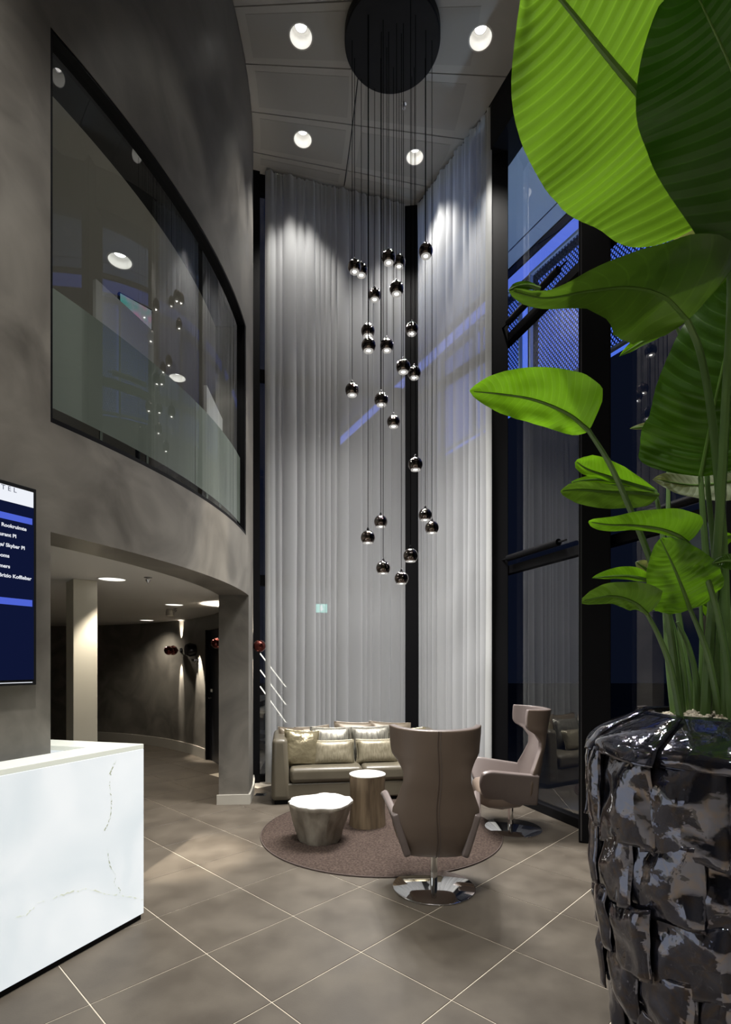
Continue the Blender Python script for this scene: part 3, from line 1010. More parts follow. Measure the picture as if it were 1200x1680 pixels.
t = thing('sprinkler', 'metal sprinkler head hanging from the passage ceiling', 'sprinkler', P(243, 949, F * 0.75 / (HY - 947)))
t.location.z = H_OP
MB().lathe([(0.035, 0), (0.035, -0.005), (0.012, -0.008), (0.012, -0.02), (0.024, -0.022), (0.008, -0.05), (0.003, -0.055)], 14).build('body', M['steel'], t, smooth=True)
t = thing('sprinkler', 'metal sprinkler head behind the smoke detector in the passage', 'sprinkler', P(288, 998, F * 0.75 / (HY - 998)))
t.location.z = H_OP
MB().lathe([(0.035, 0), (0.035, -0.005), (0.012, -0.008), (0.012, -0.02), (0.024, -0.022), (0.008, -0.05), (0.003, -0.055)], 14).build('body', M['steel'], t, smooth=True)
t = thing('smoke_detector', 'grey smoke detector box on the passage ceiling', 'detector', P(279, 1000, F * 0.75 / (HY - 1000)))
t.location.z = H_OP
MB().lathe([(0.05, 0), (0.05, -0.03), (0.058, -0.032), (0.058, -0.085), (0.04, -0.10)], 20).build('housing', M['base'], t, smooth=True)


def ball_sconce(p, wall_dir, L, label, r=0.072, beams=True, up=26, dn=24):
    """mirror ball on a short rod; wall_dir points from the ball to its wall"""
    t = thing('wall_sconce', label, 'wall lamp', p)
    MB().lathe([(max(0.003, r * math.cos(-math.pi / 2 + math.pi * k / 14)), r * math.sin(-math.pi / 2 + math.pi * k / 14)) for k in range(15)], 24).build('ball', M['redsmoke'], t, smooth=True)
    wd = Vector(wall_dir).normalized()
    MB().tube([wd * r * 0.9, wd * L], 0.009, 8).build('rod', M['chrome'], t)
    MB().tube([wd * (L - 0.012), wd * L], 0.045, 18).build('wall_plate', M['black'], t)
    if beams:
        spot('sconce_up', tuple(wd * L * 0.5 + Vector((0, 0, r * 1.02))), 120, up, 0.5, WARM, tuple(wd * L * 1.15 + Vector((0, 0, 0.45))), 0.015, t)
        spot('sconce_down', tuple(wd * L * 0.5 - Vector((0, 0, r * 1.02))), 170, dn, 0.6, WARM, tuple(wd * L * 1.1 - Vector((0, 0, 0.5))), 0.015, t)
    return t


d = in_wall(284, RI - 0.16)
q = P(284, 1067, d); wd = (Vector((q.x, q.y, 0)) - DC).normalized()
ball_sconce(q, wd, 0.155, 'copper mirror ball lamp on the far passage wall with light cones up and down', 0.085)
# second ball of the same wall, beside it
q2 = P(277, 1067, d - 0.12)
ball_sconce(q2, (Vector((q.x, q.y, 0)) - Vector((q2.x, q2.y, 0))), 0.12, 'front copper ball of the pair on the far passage wall', 0.08, beams=False)
# hooded lamp and small shelf of hooks
d = in_wall(312, RI - 0.10)
q = P(311, 1066, d); wd = (Vector((q.x, q.y, 0)) - DC).normalized()
t = thing('spot_lamp', 'dark round hooded lamp casting a warm beam down the passage wall', 'wall lamp', q)
MB().tube([wd * 0.09, wd * 0.0, -wd * 0.06], [0.10, 0.12, 0.09], 22).build('hood', M['black'], t, smooth=True)
MB().tube([wd * 0.02, wd * 0.10], 0.02, 10).build('bracket', M['black'], t)
tn = Vector((-wd.y, wd.x, 0))
if tn.x < 0: tn = -tn
spot('hood_beam', tuple(-wd * 0.03 + tn * 0.15 + Vector((0, 0, 0.08))), 230, 40, 0.5, WARM, tuple(wd * 0.10 + tn * 0.21 - Vector((0, 0, 0.45))), 0.02, t)
q = P(320, 1083, in_wall(320, RI - 0.035))
t = thing('hook_rail', 'small dark shelf with three hanging rings on the passage wall', 'hook rail', q)
MB().box((0, 0, 0), (0.16, 0.06, 0.03), rotz(math.atan2(tn.y, tn.x))).build('shelf', M['black'], t)
for k in (-1, 0, 1):
    ring = [tn * (0.055 * k) + Vector((0.018 * math.cos(g_ * math.pi / 6) * tn.x, 0.018 * math.cos(g_ * math.pi / 6) * tn.y, -0.032 + 0.018 * math.sin(g_ * math.pi / 6))) for g_ in range(13)]
    MB().tube(ring, 0.003, 6).build('ring', M['chrome'], t)

# door in the far wall
dr = bpy.data.objects.new('door_1', None); COL.objects.link(dr); struct(dr, 'dark door at the end of the passage')
da = math.radians(36.2)
MB().arc(RI + 0.05, RI + 0.10, A_D0, A_D1, 0, 2.12, 6, c2).build('door_leaf', pm('door_paint', (0.012, 0.013, 0.017), 0.4), dr)
MB().arc(RI - 0.01, RI + 0.12, A_D1 - 0.25, A_D1 + 0.05, 0, 2.12, 1, c2).build('door_frame', M['black'], dr)
dp = in_wall(347, RI - 0.01)
q = P(347, 1145, dp)
wd = (Vector((q.x, q.y, 0)) - DC).normalized(); tn = Vector((-wd.y, wd.x, 0))
MB().tube([q, q - wd * 0.04, q - wd * 0.045 - tn * 0.10], 0.009, 8).build('handle', M['chrome'], dr)
q = P(347, 1133, dp)
MB().box(tuple(q), (0.07, 0.012, 0.045), rotz(math.atan2(tn.y, tn.x))).build('card_reader', M['whitepaint'], dr)

# two mirror balls by the pier
q = P(355.5, 1055, 6.85)
ball_sconce(q, (Vector((q.x, q.y, 0)) - DC), 0.13, 'copper mirror ball lamp half hidden behind the drum pier', 0.070, up=95)
q = P(426, 1060, 6.62)
wd = (DC - Vector((q.x, q.y, 0)))
ball_sconce(q, wd, max(0.09, (Vector((q.x, q.y, 0)) - DC).length - RO), 'copper mirror ball lamp on a rod beside the black window frame', 0.078)

# ------------------------------------------------------------------ upper room behind the curved window
UZ = WZ0
hpos = [(P(197, 428, F * (5.30 - EYE) / (HY - 428)), 0.105), (P(291, 620, F * (5.30 - EYE) / (HY - 620)), 0.105)]
cut_holes([up], hpos, 5.2, 5.5)
downlight(hpos[0][0], 0.105, 'round downlight in the upper room ceiling, large behind the curved glass', 50, 130, 0.09, group='upper room downlights')
downlight(hpos[1][0], 0.105, 'round downlight in the upper room ceiling, low above the frosted band', 50, 130, 0.09, group='upper room downlights')


def board(pts, lab):
    t = thing('white_board', lab, 'board', (0, 0, 0), 0, 'white boards in the upper room')
    a, b = pts
    dv = (b - a); dv.z = 0; dv.normalize()
    nv = Vector((-dv.y, dv.x, 0))
    q = [a, b, Vector((b.x, b.y, UZ + 0.55)), Vector((a.x, a.y, UZ + 0.55))]
    vs = [p + nv * 0.015 for p in q] + [p - nv * 0.015 for p in q]
    MB().add(vs, [(0, 1, 2, 3), (7, 6, 5, 4), (0, 4, 5, 1), (1, 5, 6, 2), (2, 6, 7, 3), (3, 7, 4, 0)]).build('board_panel', M['whitepaint'], t)
    for e in (a.lerp(b, 0.1), a.lerp(b, 0.9)):
        MB().tube([(e.x, e.y, UZ - 0.06), (e.x, e.y, UZ + 0.56)], 0.012, 8).build('foot', M['steel'], t)
    return t


board((P(155, 458, 3.62), P(250, 545, 4.12)), 'white board standing in the upper room near the drum corner')
board((P(337, 632, 4.95), P(363, 688, 5.35)), 'white board standing in the upper room at the far end of the window')
mon = thing('monitor', 'lit monitor with teal and pink picture behind the white board', 'monitor', P(222, 516, 4.6))
MB().box((0, 0, 0), (0.30, 0.03, 0.22), rotz(0.9)).build('case', M['black'], mon)
o = MB().box((0, -0.017, 0), (0.28, 0.004, 0.20)).build('picture', None, mon)
o.rotation_euler = (0, 0, 0.9)


def screen_mat():
    m = bpy.data.materials.new('monitor_picture')
    t, n, l = nt(m)
    n.remove(n['Principled BSDF'])
    e = n.new('ShaderNodeEmission'); e.inputs[1].default_value = 0.5
    tc = n.new('ShaderNodeTexCoord'); nz = n.new('ShaderNodeTexNoise'); nz.inputs['Scale'].default_value = 6
    l.new(tc.outputs['Object'], nz.inputs['Vector'])
    r = n.new('ShaderNodeValToRGB')
    r.color_ramp.elements[0].position = 0.35; r.color_ramp.elements[0].color = (0.1, 0.45, 0.4, 1)
    r.color_ramp.elements[1].position = 0.65; r.color_ramp.elements[1].color = (0.6, 0.3, 0.4, 1)
    l.new(nz.outputs['Fac'], r.inputs['Fac']); l.new(r.outputs[0], e.inputs[0])
    l.new(e.outputs[0], n['Material Output'].inputs[0])
    return m


o.data.materials.append(screen_mat())
MB().tube([(0, 0.03, -0.1), (0, 0.06, UZ - 0.06 - mon.location.z)], 0.02, 10).build('stand', M['black'], mon)
ut = thing('upper_desk', 'dark desk edge in the upper room behind the glass foot', 'desk', (0, 0, 0))
MB().arc(RI - 0.85, RI - 0.25, -20, 0, UZ + 0.02, UZ + 0.06, 16, c2).build('desk_top', M['cream'], ut)
MB().arc(RI - 0.8, RI - 0.75, -20, 0, UZ - 0.06, UZ + 0.02, 16, c2).build('desk_side', M['black'], ut)

# ------------------------------------------------------------------ information screen
sc_c = P(60, 804, 2.945); su = Vector((0.447, 0.894, 0)).normalized(); sn = Vector((0.894, -0.447, 0)).normalized()
SW, SH = 0.62, 1.085
ang_s = math.atan2(su.y, su.x)
sc = thing('info_screen', 'tall wall screen with white header, blue bars and a direction list', 'screen', Vector((sc_c.x, sc_c.y, 1.473)), ang_s)
# local: x runs to the right edge at 0, from -SW; y = -sn direction is +y (into the wall)
MB().box((-SW / 2, 0.03, SH / 2), (SW, 0.06, SH)).build('casing', M['blacksoft'], sc, bevel=0.004)
dk = emat('screen_dark', (0.006, 0.010, 0.045), 0.75)
MB().box((-SW / 2, -0.001, SH / 2), (SW - 0.034, 0.004, SH - 0.06)).build('display', dk, sc)
wh = emat('screen_white', (0.90, 0.93, 1.0), 0.95)
bl = emat('screen_blue', (0.09, 0.15, 0.78), 0.85)
tw = emat('screen_text', (0.9, 0.93, 1.0), 0.9)
td = emat('screen_letter', (0.09, 0.10, 0.14), 1.0)
zt = lambda yy: (1123.5 - yy) / (1123.5 - 804) * SH
xr = -0.020
MB().box(((-SW + 0.02 + xr) / 2, -0.0035, (zt(811) + zt(836)) / 2), (SW - 0.04, 0.002, zt(811) - zt(836))).build('header_field', wh, sc)
for y0, y1 in ((854, 864), (986, 996.5)):
    MB().box(((-SW + 0.026 + xr - 0.006) / 2, -0.0035, (zt(y0) + zt(y1)) / 2), (SW - 0.052, 0.002, zt(y0) - zt(y1))).build('blue_bar', bl, sc)
MB().box((-SW / 2, -0.0035, zt(1119)), (SW - 0.05, 0.002, 0.004)).build('white_line', wh, sc)


def text(s, size, xright, z, mat, parent, font_shear=0.0, spacing=1.0, bold=0.0):
    cu = bpy.data.curves.new('lettering', 'FONT')
    cu.body = s; cu.size = size; cu.align_x = 'RIGHT'; cu.align_y = 'CENTER'; cu.extrude = 0.0004
    cu.space_character = spacing; cu.offset = bold; cu.shear = font_shear
    cu.materials.append(mat)
    o = bpy.data.objects.new('lettering', cu)
    COL.objects.link(o)
    bpy.context.view_layer.update()
    me = bpy.data.meshes.new_from_object(o.evaluated_get(bpy.context.evaluated_depsgraph_get()))
    bpy.data.objects.remove(o); bpy.data.curves.remove(cu)
    o = bpy.data.objects.new('lettering', me)
    o.location = (xright, -0.0055, z); o.rotation_euler = (math.pi / 2, 0, 0)
    o.parent = parent
    COL.objects.link(o)
    return o


XS = 0.0


def xp(px):
    """local x on the screen of photo column px"""
    s = (px - CX) / F
    # sc_c + su*t on the view line: (x0 + su.x t) = s (y0 + su.y t)
    return (s * sc_c.y - sc_c.x) / (su.x - s * su.y)


text('HOTEL', 0.036, xp(26.5), zt(816), td, sc, spacing=1.6)
for s, yy, xx in (('Terras/ Rookruimte', 872, 42.5), ('Restaurant PI', 885, 26), ('Lounge/ Skybar PI', 902.5, 40), ('ooms', 916.5, 14.5), ('amers', 933, 15.5), ('ge/ Brizio Koffiebar', 951, 50.5)):
    text(s, 0.0265, xp(xx), zt(yy + (60 - xx) * 0.10), tw, sc, bold=0.0006)

# ------------------------------------------------------------------ reception desk
dk_c = Vector((-1.383, 3.306, 0)); du = Vector((0.403, 0.915, 0)).normalized(); dn = Vector((-0.915, 0.403, 0)).normalized()
de = Vector((-0.967, 0.256, 0)).normalized()
desk = thing('reception_desk', 'glowing white onyx reception desk with fine olive veins', 'desk', dk_c)
DH = 1.09
O = Vector((0, 0, 0))
LF = 2.6
b0 = 0.035
# outer face along -du, end face along de
MB().prism([O, de * 0.20, de * 0.20 - du * 0.02 + Vector((0, 0, 0)), O - du * LF + dn * 0.03, O - du * LF], b0, DH - 0.03).build('front_panel', M['onyx'], desk, bevel=0.003)
en = Vector((-de.y, de.x, 0))
if en.y > 0: en = -en
MB().prism([de * 0.20, de * 0.95, de * 0.95 + en * 0.03, de * 0.20 + en * 0.03], b0, DH - 0.03).build('end_panel', M['onyx'], desk)
MB().prism([O, de * 0.95, de * 0.95 + en * 0.20, de * 0.24 + en * 0.20, -du * LF + dn * 0.21, -du * LF], DH - 0.03, DH).build('top_ledge', M['onyxtop'], desk, bevel=0.003)
MB().prism([de * 0.26 + en * 0.17, de * 0.95 + en * 0.17, de * 0.95 + en * 0.19, de * 0.26 + en * 0.19], 0.3, DH - 0.03).build('inner_panel', M['onyx'], desk)
MB().prism([O + dn * 0.012 - du * 0.012, de * 0.93 + en * 0.012, de * 0.93 + en * 0.1, de * 0.2 + en * 0.1, -du * LF + dn * 0.1, -du * LF + dn * 0.012], 0.0, b0).build('plinth', M['black'], desk)


def dface(px, py):
    """local point on the desk front for a photo position"""
    s = (px - CX) / F
    t_ = (s * dk_c.y - dk_c.x) / (du.x - s * du.y)
    q = du * t_
    d_ = dk_c.y + q.y
    return Vector((q.x, q.y, EYE + (HY - py) / F * d_)) - dn * 0.0012


def vein(pts, r, mat, seed):
    random.seed(seed)
    q = []
    for a, b in zip(pts[:-1], pts[1:]):
        n_ = 9
        for k in range(n_):
            p = dface(a[0] + (b[0] - a[0]) * k / n_ + random.uniform(-1.3, 1.3), a[1] + (b[1] - a[1]) * k / n_ + random.uniform(-1.3, 1.3))
            q.append(p)
    q.append(dface(*pts[-1]))
    rr = [r * random.choice((0.15, 0.4, 0.8, 1.2)) for _ in q]
    # flat strip lying on the face
    vs, fs = [], []
    for i, p in enumerate(q):
        t_ = (q[min(i + 1, len(q) - 1)] - q[max(i - 1, 0)]).normalized()
        sd = t_.cross(dn).normalized() * rr[i]
        vs += [p + sd, p - sd]
        if i and random.random() > 0.28: fs.append((2 * i - 2, 2 * i - 1, 2 * i + 1, 2 * i))
    MB().add(vs, fs).build('vein', mat, desk)


def zd(x, y): return (x / 3.5, 1180 + y / 3.5)


vein([zd(670, 230), zd(635, 300), zd(630, 400), zd(640, 470), zd(635, 560), zd(600, 640)], 0.0042, M['vein'], 1)
vein([zd(612, 745), zd(630, 840), zd(660, 890), zd(655, 945), zd(690, 985), zd(672, 1055)], 0.0038, M['vein'], 2)
vein([zd(85, 1140), zd(150, 1125), zd(210, 1060), zd(290, 1030), zd(400, 995), zd(510, 972), zd(610, 1005), zd(720, 1015), zd(822, 1035)], 0.0042, M['veinpale'], 3)

# ------------------------------------------------------------------ rug
rg = thing('round_rug', 'round taupe rug on the tiles under the stump tables', 'rug', (0.146, 5.05, 0))
MB().lathe([(1.115, 0.0), (1.12, 0.006), (1.113, 0.012), (1.10, 0.013)], 96).build('pile', M['rug'], rg, smooth=True)
MB().lathe([(1.118, 0.0), (1.128, 0.003), (1.126, 0.010), (1.117, 0.012)], 96, cap0=False, cap1=False).build('binding', pm('rug_binding', (0.07, 0.05, 0.043), 0.9), rg, smooth=True)

# ------------------------------------------------------------------ sofa
SA = math.radians(8.5)
sofa = thing('sofa', 'low bronze leather sofa piled with cushions in front of the curtain', 'sofa', (-1.055, 5.90, 0), SA)
SL, SD = 2.08, 0.88


def rbox(name, x0, x1, y0, y1, z0, z1, mat, parent, bev=0.03, seg=4, shear=None):
    mb = MB()
    vs = [(x, y, z) for z in (z0, z1) for y in (y0, y1) for x in (x0, x1)]
    if shear:
        vs = [(x + (shear(x, y, z) if z == z1 else 0), y, z) for x, y, z in vs]
    mb.add(vs, [(0, 2, 3, 1), (4, 5, 7, 6), (0, 1, 5, 4), (2, 6, 7, 3), (0, 4, 6, 2), (1, 3, 7, 5)])
    return mb.build(name, mat, parent, smooth=True, bevel=bev, seg=seg, angle=60)


rbox('plinth', 0.04, SL - 0.04, 0.04, SD - 0.04, 0, 0.05, M['black'], sofa, 0.005, 1)
rbox('base', 0.02, SL - 0.02, 0.012, SD - 0.02, 0.05, 0.235, M['sofa'], sofa, 0.02)
rbox('arm', 0.0, 0.22, 0.0, SD, 0.05, 0.74, M['sofa'], sofa, 0.05, 5, shear=lambda x, y, z: (-0.04 if x > 0.1 else 0.015))
rbox('arm', SL - 0.22, SL, 0.0, SD, 0.05, 0.74, M['sofa'], sofa, 0.05, 5, shear=lambda x, y, z: (0.04 if x < SL - 0.1 else -0.015))
rbox('backrest', 0.12, SL - 0.12, SD - 0.24, SD, 0.235, 0.72, M['sofa'], sofa, 0.06, 5)
rbox('seat_cushion', 0.21, SL / 2 - 0.002, -0.01, SD - 0.22, 0.235, 0.41, M['sofa'], sofa, 0.05, 5)
rbox('seat_cushion', SL / 2 + 0.002, SL - 0.21, -0.01, SD - 0.22, 0.235, 0.41, M['sofa'], sofa, 0.05, 5)


def cushion_mesh(w_, h_, th, seed, ears=0.10):
    n = 14
    top, bot = [], []
    for sgn, lst in ((1, top), (-1, bot)):
        for i in range(n + 1):
            for j in range(n + 1):
                x, y = 2 * i / n - 1, 2 * j / n - 1
                # pinched edges, stretched corners
                px = x * (1 - ears * (1 - y * y * 0.9) * abs(x) ** 3 * 0.6 * (1 - abs(y) ** 4))
                py = y * (1 - ears * (1 - x * x * 0.9) * abs(y) ** 3 * 0.6 * (1 - abs(x) ** 4))
                f_ = max(0.0, (1 - x ** 4)) ** 0.55 * max(0.0, (1 - y ** 4)) ** 0.55
                wr = 0.10 * mnoise.noise(Vector((x * 2.3, y * 2.3, seed))) + 0.05 * mnoise.noise(Vector((x * 6, y * 6, seed + 3)))
                lst.append((px * w_ / 2, sgn * f_ * th / 2 * (1 + wr) , py * h_ / 2))
    m = (n + 1)
    vs = top + bot
    fs = []
    for i in range(n):
        for j in range(n):
            a = i * m + j
            fs.append((a, a + 1, a + m + 1, a + m))
            b = a + m * m
            fs.append((b, b + m, b + m + 1, b + 1))
    me = bpy.data.meshes.new('cover')
    me.from_pydata(vs, [], fs)
    bm = bmesh.new(); bm.from_mesh(me)
    bmesh.ops.remove_doubles(bm, verts=bm.verts, dist=0.0005)
    bmesh.ops.recalc_face_normals(bm, faces=bm.faces)
    bm.to_mesh(me); bm.free()
    return me


def cushion(x, y, z, w_, h_, th, tilt, yaw, roll, mat, label, seed):
    """x, y, z: middle of the cushion in sofa coordinates"""
    R = Matrix.Rotation(SA, 4, 'Z')
    p = Vector((-1.055, 5.90, 0)) + (R @ Vector((x, y, z)))
    t = thing('cushion', label, 'cushion', p, 0, 'cushions on the sofa')
    t.rotation_euler = (Matrix.Rotation(SA + yaw, 3, 'Z') @ Matrix.Rotation(-tilt, 3, 'X') @ Matrix.Rotation(roll, 3, 'Y')).to_euler()
    me = cushion_mesh(w_, h_, th, seed)
    link('cover', me, mat, t, smooth=True, angle=80)
    # piped seam
    q = []
    for k in range(57):
        s = k / 56 * 4
        e = int(s) % 4; f_ = s - int(s)
        cx_, cy_ = [(-1 + 2 * f_, -1), (1, -1 + 2 * f_), (1 - 2 * f_, 1), (-1, 1 - 2 * f_)][e]
        ex = 0.10
        qx = cx_ * (1 - ex * (1 - cy_ * cy_ * 0.9) * 0.6 * (1 - abs(cy_) ** 4)) if abs(cx_) > 0.999 else cx_
        qy = cy_ * (1 - ex * (1 - cx_ * cx_ * 0.9) * 0.6 * (1 - abs(cx_) ** 4)) if abs(cy_) > 0.999 else cy_
        q.append((qx * w_ / 2, 0, qy * h_ / 2))
    MB().tube(q, 0.005, 5).build('piping', mat, t, smooth=True)
    return t


# back row first
cushion(0.27, 0.52, 0.60, 0.42, 0.42, 0.14, 0.30, 0.55, 0.10, M['taupec'], 'taupe cushion in the back corner by the left sofa arm', 11)
cushion(0.50, 0.60, 0.60, 0.44, 0.42, 0.13, 0.30, 0.10, -0.05, M['taupec'], 'taupe cushion on the back row behind the satin cushion', 12)
cushion(1.02, 0.62, 0.63, 0.52, 0.44, 0.13, 0.30, 0.0, 0.04, M['taupec'], 'taupe cushion on the back row behind the silver pair', 13)
cushion(1.47, 0.60, 0.625, 0.54, 0.44, 0.13, 0.32, 0.0, 0.06, M['taupec'], 'taupe cushion on the back row behind the wing chair', 14)
cushion(1.66, 0.43, 0.575, 0.46, 0.42, 0.14, 0.30, -0.2, -0.05, M['satin'], 'gold satin cushion half hidden behind the wing chair', 15)
cushion(0.70, 0.42, 0.595, 0.50, 0.44, 0.13, 0.30, 0.0, 0.02, M['silverc'], 'silver velvet cushion behind the left bronze one', 16)
cushion(1.20, 0.43, 0.595, 0.50, 0.44, 0.13, 0.30, 0.0, -0.02, M['silverc'], 'silver velvet cushion behind the right bronze one', 17)
cushion(0.72, 0.25, 0.535, 0.50, 0.29, 0.13, 0.30, 0.0, 0.0, M['bronze'], 'oblong bronze cushion in front, beside the gold satin cushion', 18)
cushion(1.24, 0.26, 0.535, 0.50, 0.29, 0.13, 0.30, 0.0, 0.0, M['bronze'], 'oblong bronze cushion in front, partly behind the wing chair', 19)
cushion(0.345, 0.24, 0.595, 0.42, 0.42, 0.15, 0.22, 0.25, 0.10, M['satin'], 'square gold satin cushion leaning on the left sofa arm', 20)

# ------------------------------------------------------------------ stump tables


def stump(c, prof, label, mat, seed, lump, nseg=48, sx=1.0, flare=0.0, rot=0.0):
    t = thing('stump_table', label, 'side table', (c[0], c[1], 0.013))
    vs, fs = [], []
    h = prof[-1][1]

    def rad(r, a, z):
        q = Vector((math.cos(a) * 1.2, math.sin(a) * 1.2, z * 1.5 + seed))
        k = 1 + lump * mnoise.noise(q) + lump * 0.75 * mnoise.noise(q * 2.7) + lump * 0.35 * mnoise.noise(Vector((q.x * 6, q.y * 6, z * 3)))
        return r * k
    for r, z in prof:
        for k in range(nseg):
            a = 2 * math.pi * k / nseg
            rr = rad(r, a, z)
            vs.append((rr * math.cos(a) * sx, rr * math.sin(a), z))
    for i in range(len(prof) - 1):
        for k in range(nseg):
            k2 = (k + 1) % nseg
            fs.append((i * nseg + k, i * nseg + k2, (i + 1) * nseg + k2, (i + 1) * nseg + k))
    fs.append(tuple(range(nseg - 1, -1, -1)))
    fs.append(tuple((len(prof) - 1) * nseg + k for k in range(nseg)))
    o = MB().add(vs, fs).build('trunk', mat, t, smooth=True, angle=50)
    o.rotation_euler = (0, 0, rot)
    r, z = prof[-1]
    poly = []
    for k in range(nseg):
        a = 2 * math.pi * k / nseg
        rr = rad(r, a, z) * 1.005
        poly.append((rr * math.cos(a) * sx, rr * math.sin(a)))
    o = MB().prism(poly, z, z + 0.012).build('top', M['woodtop'], t, bevel=0.003, seg=2, angle=60)
    o.rotation_euler = (0, 0, rot)
    return t


stump((-0.395, 4.755), [(0.175, 0), (0.185, 0.03), (0.20, 0.10), (0.225, 0.18), (0.245, 0.25), (0.255, 0.30), (0.268, 0.325), (0.265, 0.335)],
      'low flared grey tree stump table with a white top', M['woodgrey'], 2.3, 0.17, sx=1.04)
stump((0.018, 5.19), [(0.178, 0), (0.176, 0.05), (0.170, 0.15), (0.170, 0.3), (0.172, 0.42), (0.176, 0.485)],
      'taller straight brown log table with a white top', M['wood'], 7.7, 0.035)

# ------------------------------------------------------------------ wing chairs


def lerp_tab(tab, z):
    if z <= tab[0][0]: return tab[0][1:]
    for a, b in zip(tab[:-1], tab[1:]):
        if z <= b[0]:
            f_ = (z - a[0]) / (b[0] - a[0]); f_ = f_ * f_ * (3 - 2 * f_) if False else f_
            return tuple(p + (q - p) * f_ for p, q in zip(a[1:], b[1:]))
    return tab[-1][1:]


# z, half width, y of the middle of the back, forward wrap of the edges
BACK = [(0.27, 0.198, -0.165, 0.05), (0.30, 0.212, -0.185, 0.06), (0.40, 0.272, -0.225, 0.10), (0.50, 0.302, -0.25, 0.125), (0.60, 0.300, -0.268, 0.125), (0.70, 0.262, -0.285, 0.095),
        (0.80, 0.230, -0.305, 0.07), (0.87, 0.230, -0.318, 0.085), (0.93, 0.262, -0.33, 0.15), (0.97, 0.300, -0.338, 0.22), (1.01, 0.310, -0.345, 0.26), (1.10, 0.318, -0.36, 0.275), (1.155, 0.320, -0.37, 0.275)]


def wing_chair(loc, rz, label):
    t = thing('wing_chair', label, 'armchair', loc, rz, 'taupe leather wing chairs')

    def prof_out(u, v):
        # u: height 0..1, v: across 0..1
        z = BACK[0][0] + (BACK[-1][0] - BACK[0][0]) * u
        hw, yb, wr = lerp_tab(BACK, z)
        s = 2 * v - 1
        x = hw * (math.sin(s * math.pi / 2 * 0.9) / math.sin(math.pi / 2 * 0.9) * 0.75 + s * 0.25)
        y = yb + wr * abs(s) ** 2.2
        zz = z + (0.012 * abs(s) ** 2 if u > 0.97 else 0)
        return Vector((x, y, zz))
    me = grid_mesh('back_shell', lambda u, v: prof_out(u, v), 40, 24)
    o = link('back_shell', me, M['leather'], t, smooth=True, angle=180)
    me.materials.append(M['leatherin'])
    sm = o.modifiers.new('solid', 'SOLIDIFY'); sm.thickness = 0.045; sm.offset = -1.0; sm.use_even_offset = False
    sm.material_offset = 1; sm.material_offset_rim = 0
    # make sure thickness grows forwards (+y)
    me.update()
    if me.polygons[len(me.polygons) // 2].normal.y > 0: sm.offset = 1.0
    bv = o.modifiers.new('bevel', 'BEVEL'); bv.width = 0.014; bv.segments = 3; bv.limit_method = 'ANGLE'; bv.angle_limit = math.radians(55)
    # seam down the back
    q = [prof_out(k / 30, 0.5) + Vector((0.006 * math.sin(k * 0.4), -0.002, 0)) for k in range(31)]
    MB().tube(q, 0.0035, 6).build('seam', pm('seam_thread', (0.10, 0.072, 0.06), 0.5), t, smooth=True)
    q = [prof_out(k / 30, 0.5) + Vector((0.016 + 0.006 * math.sin(k * 0.4), -0.0015, 0)) for k in range(31)]
    MB().tube(q, 0.0025, 6).build('seam', M['leather'], t, smooth=True)
    # seat
    sme = bpy.data.meshes.new('seat')
    st_ = MB()
    pts = []
    # cross sections along y from the back to the rounded front
    sec = [(-0.135, 0.185, 0.285, 0.43), (-0.05, 0.21, 0.24, 0.445), (0.12, 0.25, 0.22, 0.46), (0.24, 0.25, 0.235, 0.465), (0.31, 0.245, 0.27, 0.45), (0.335, 0.235, 0.32, 0.42)]
    for y, hw, z0, z1 in sec:
        for k in range(20):
            a = 2 * math.pi * k / 20
            ca, sa = math.cos(a), math.sin(a)
            x = hw * math.copysign(abs(ca) ** 0.45, ca); z = (z0 + z1) / 2 + (z1 - z0) / 2 * math.copysign(abs(sa) ** 0.5, sa)
            pts.append((x, y, z))
    fs = []
    for i in range(len(sec) - 1):
        for k in range(20):
            k2 = (k + 1) % 20
            fs.append((i * 20 + k, i * 20 + k2, (i + 1) * 20 + k2, (i + 1) * 20 + k))
    fs += [tuple(range(19, -1, -1)), tuple((len(sec) - 1) * 20 + k for k in range(20))]
    o = st_.add(pts, fs).build('seat', M['leatherin'], t, smooth=True, angle=60)
    # arms: flared side panels
    for s in (-1, 1):
        def fa(u, v, s=s):
            # u from the back joint (0) to the front (1), v from bottom to top
            ztop = 0.565 + 0.055 * u
            zbot = 0.275 + 0.05 * u ** 2
            fr_ = max(0.0, (u - 0.82) / 0.18)
            ztop -= 0.035 * fr_ ** 2
            zbot += 0.02 * fr_ ** 2
            z = zbot + (ztop - zbot) * v
            xin = 0.212 + 0.025 * u
            x = xin + (0.088 + 0.062 * u) * v ** 0.9
            y = -0.205 + (0.215 + 0.28 * 1.0) * u + 0.02 * v * u
            y += 0.035 * math.sin(math.pi * v) * fr_
            return Vector((s * x, y, z))
        me = grid_mesh('arm', fa, 16, 10)
        o = link('arm', me, M['leather'], t, smooth=True, angle=180)
        sm = o.modifiers.new('solid', 'SOLIDIFY'); sm.thickness = 0.05; sm.offset = -1.0 if s > 0 else 1.0
        # thickness towards the inside
        if (me.polygons[80].normal.x > 0) != (s > 0): sm.offset = -sm.offset
        sm.offset = -1.0 if (me.polygons[80].normal.x > 0) == (s > 0) else 1.0
        bv = o.modifiers.new('bevel', 'BEVEL'); bv.width = 0.015; bv.segments = 3; bv.limit_method = 'ANGLE'; bv.angle_limit = math.radians(55)
    MB().lathe([(0.026, 0.016), (0.026, 0.24), (0.06, 0.25), (0.06, 0.262)], 24).build('column', M['chrome'], t, smooth=True)
    MB().lathe([(0.288, 0.0), (0.292, 0.003), (0.292, 0.008), (0.286, 0.012), (0.06, 0.017), (0.03, 0.020)], 72).build('base_disc', M['chrome'], t, smooth=True)
    return t


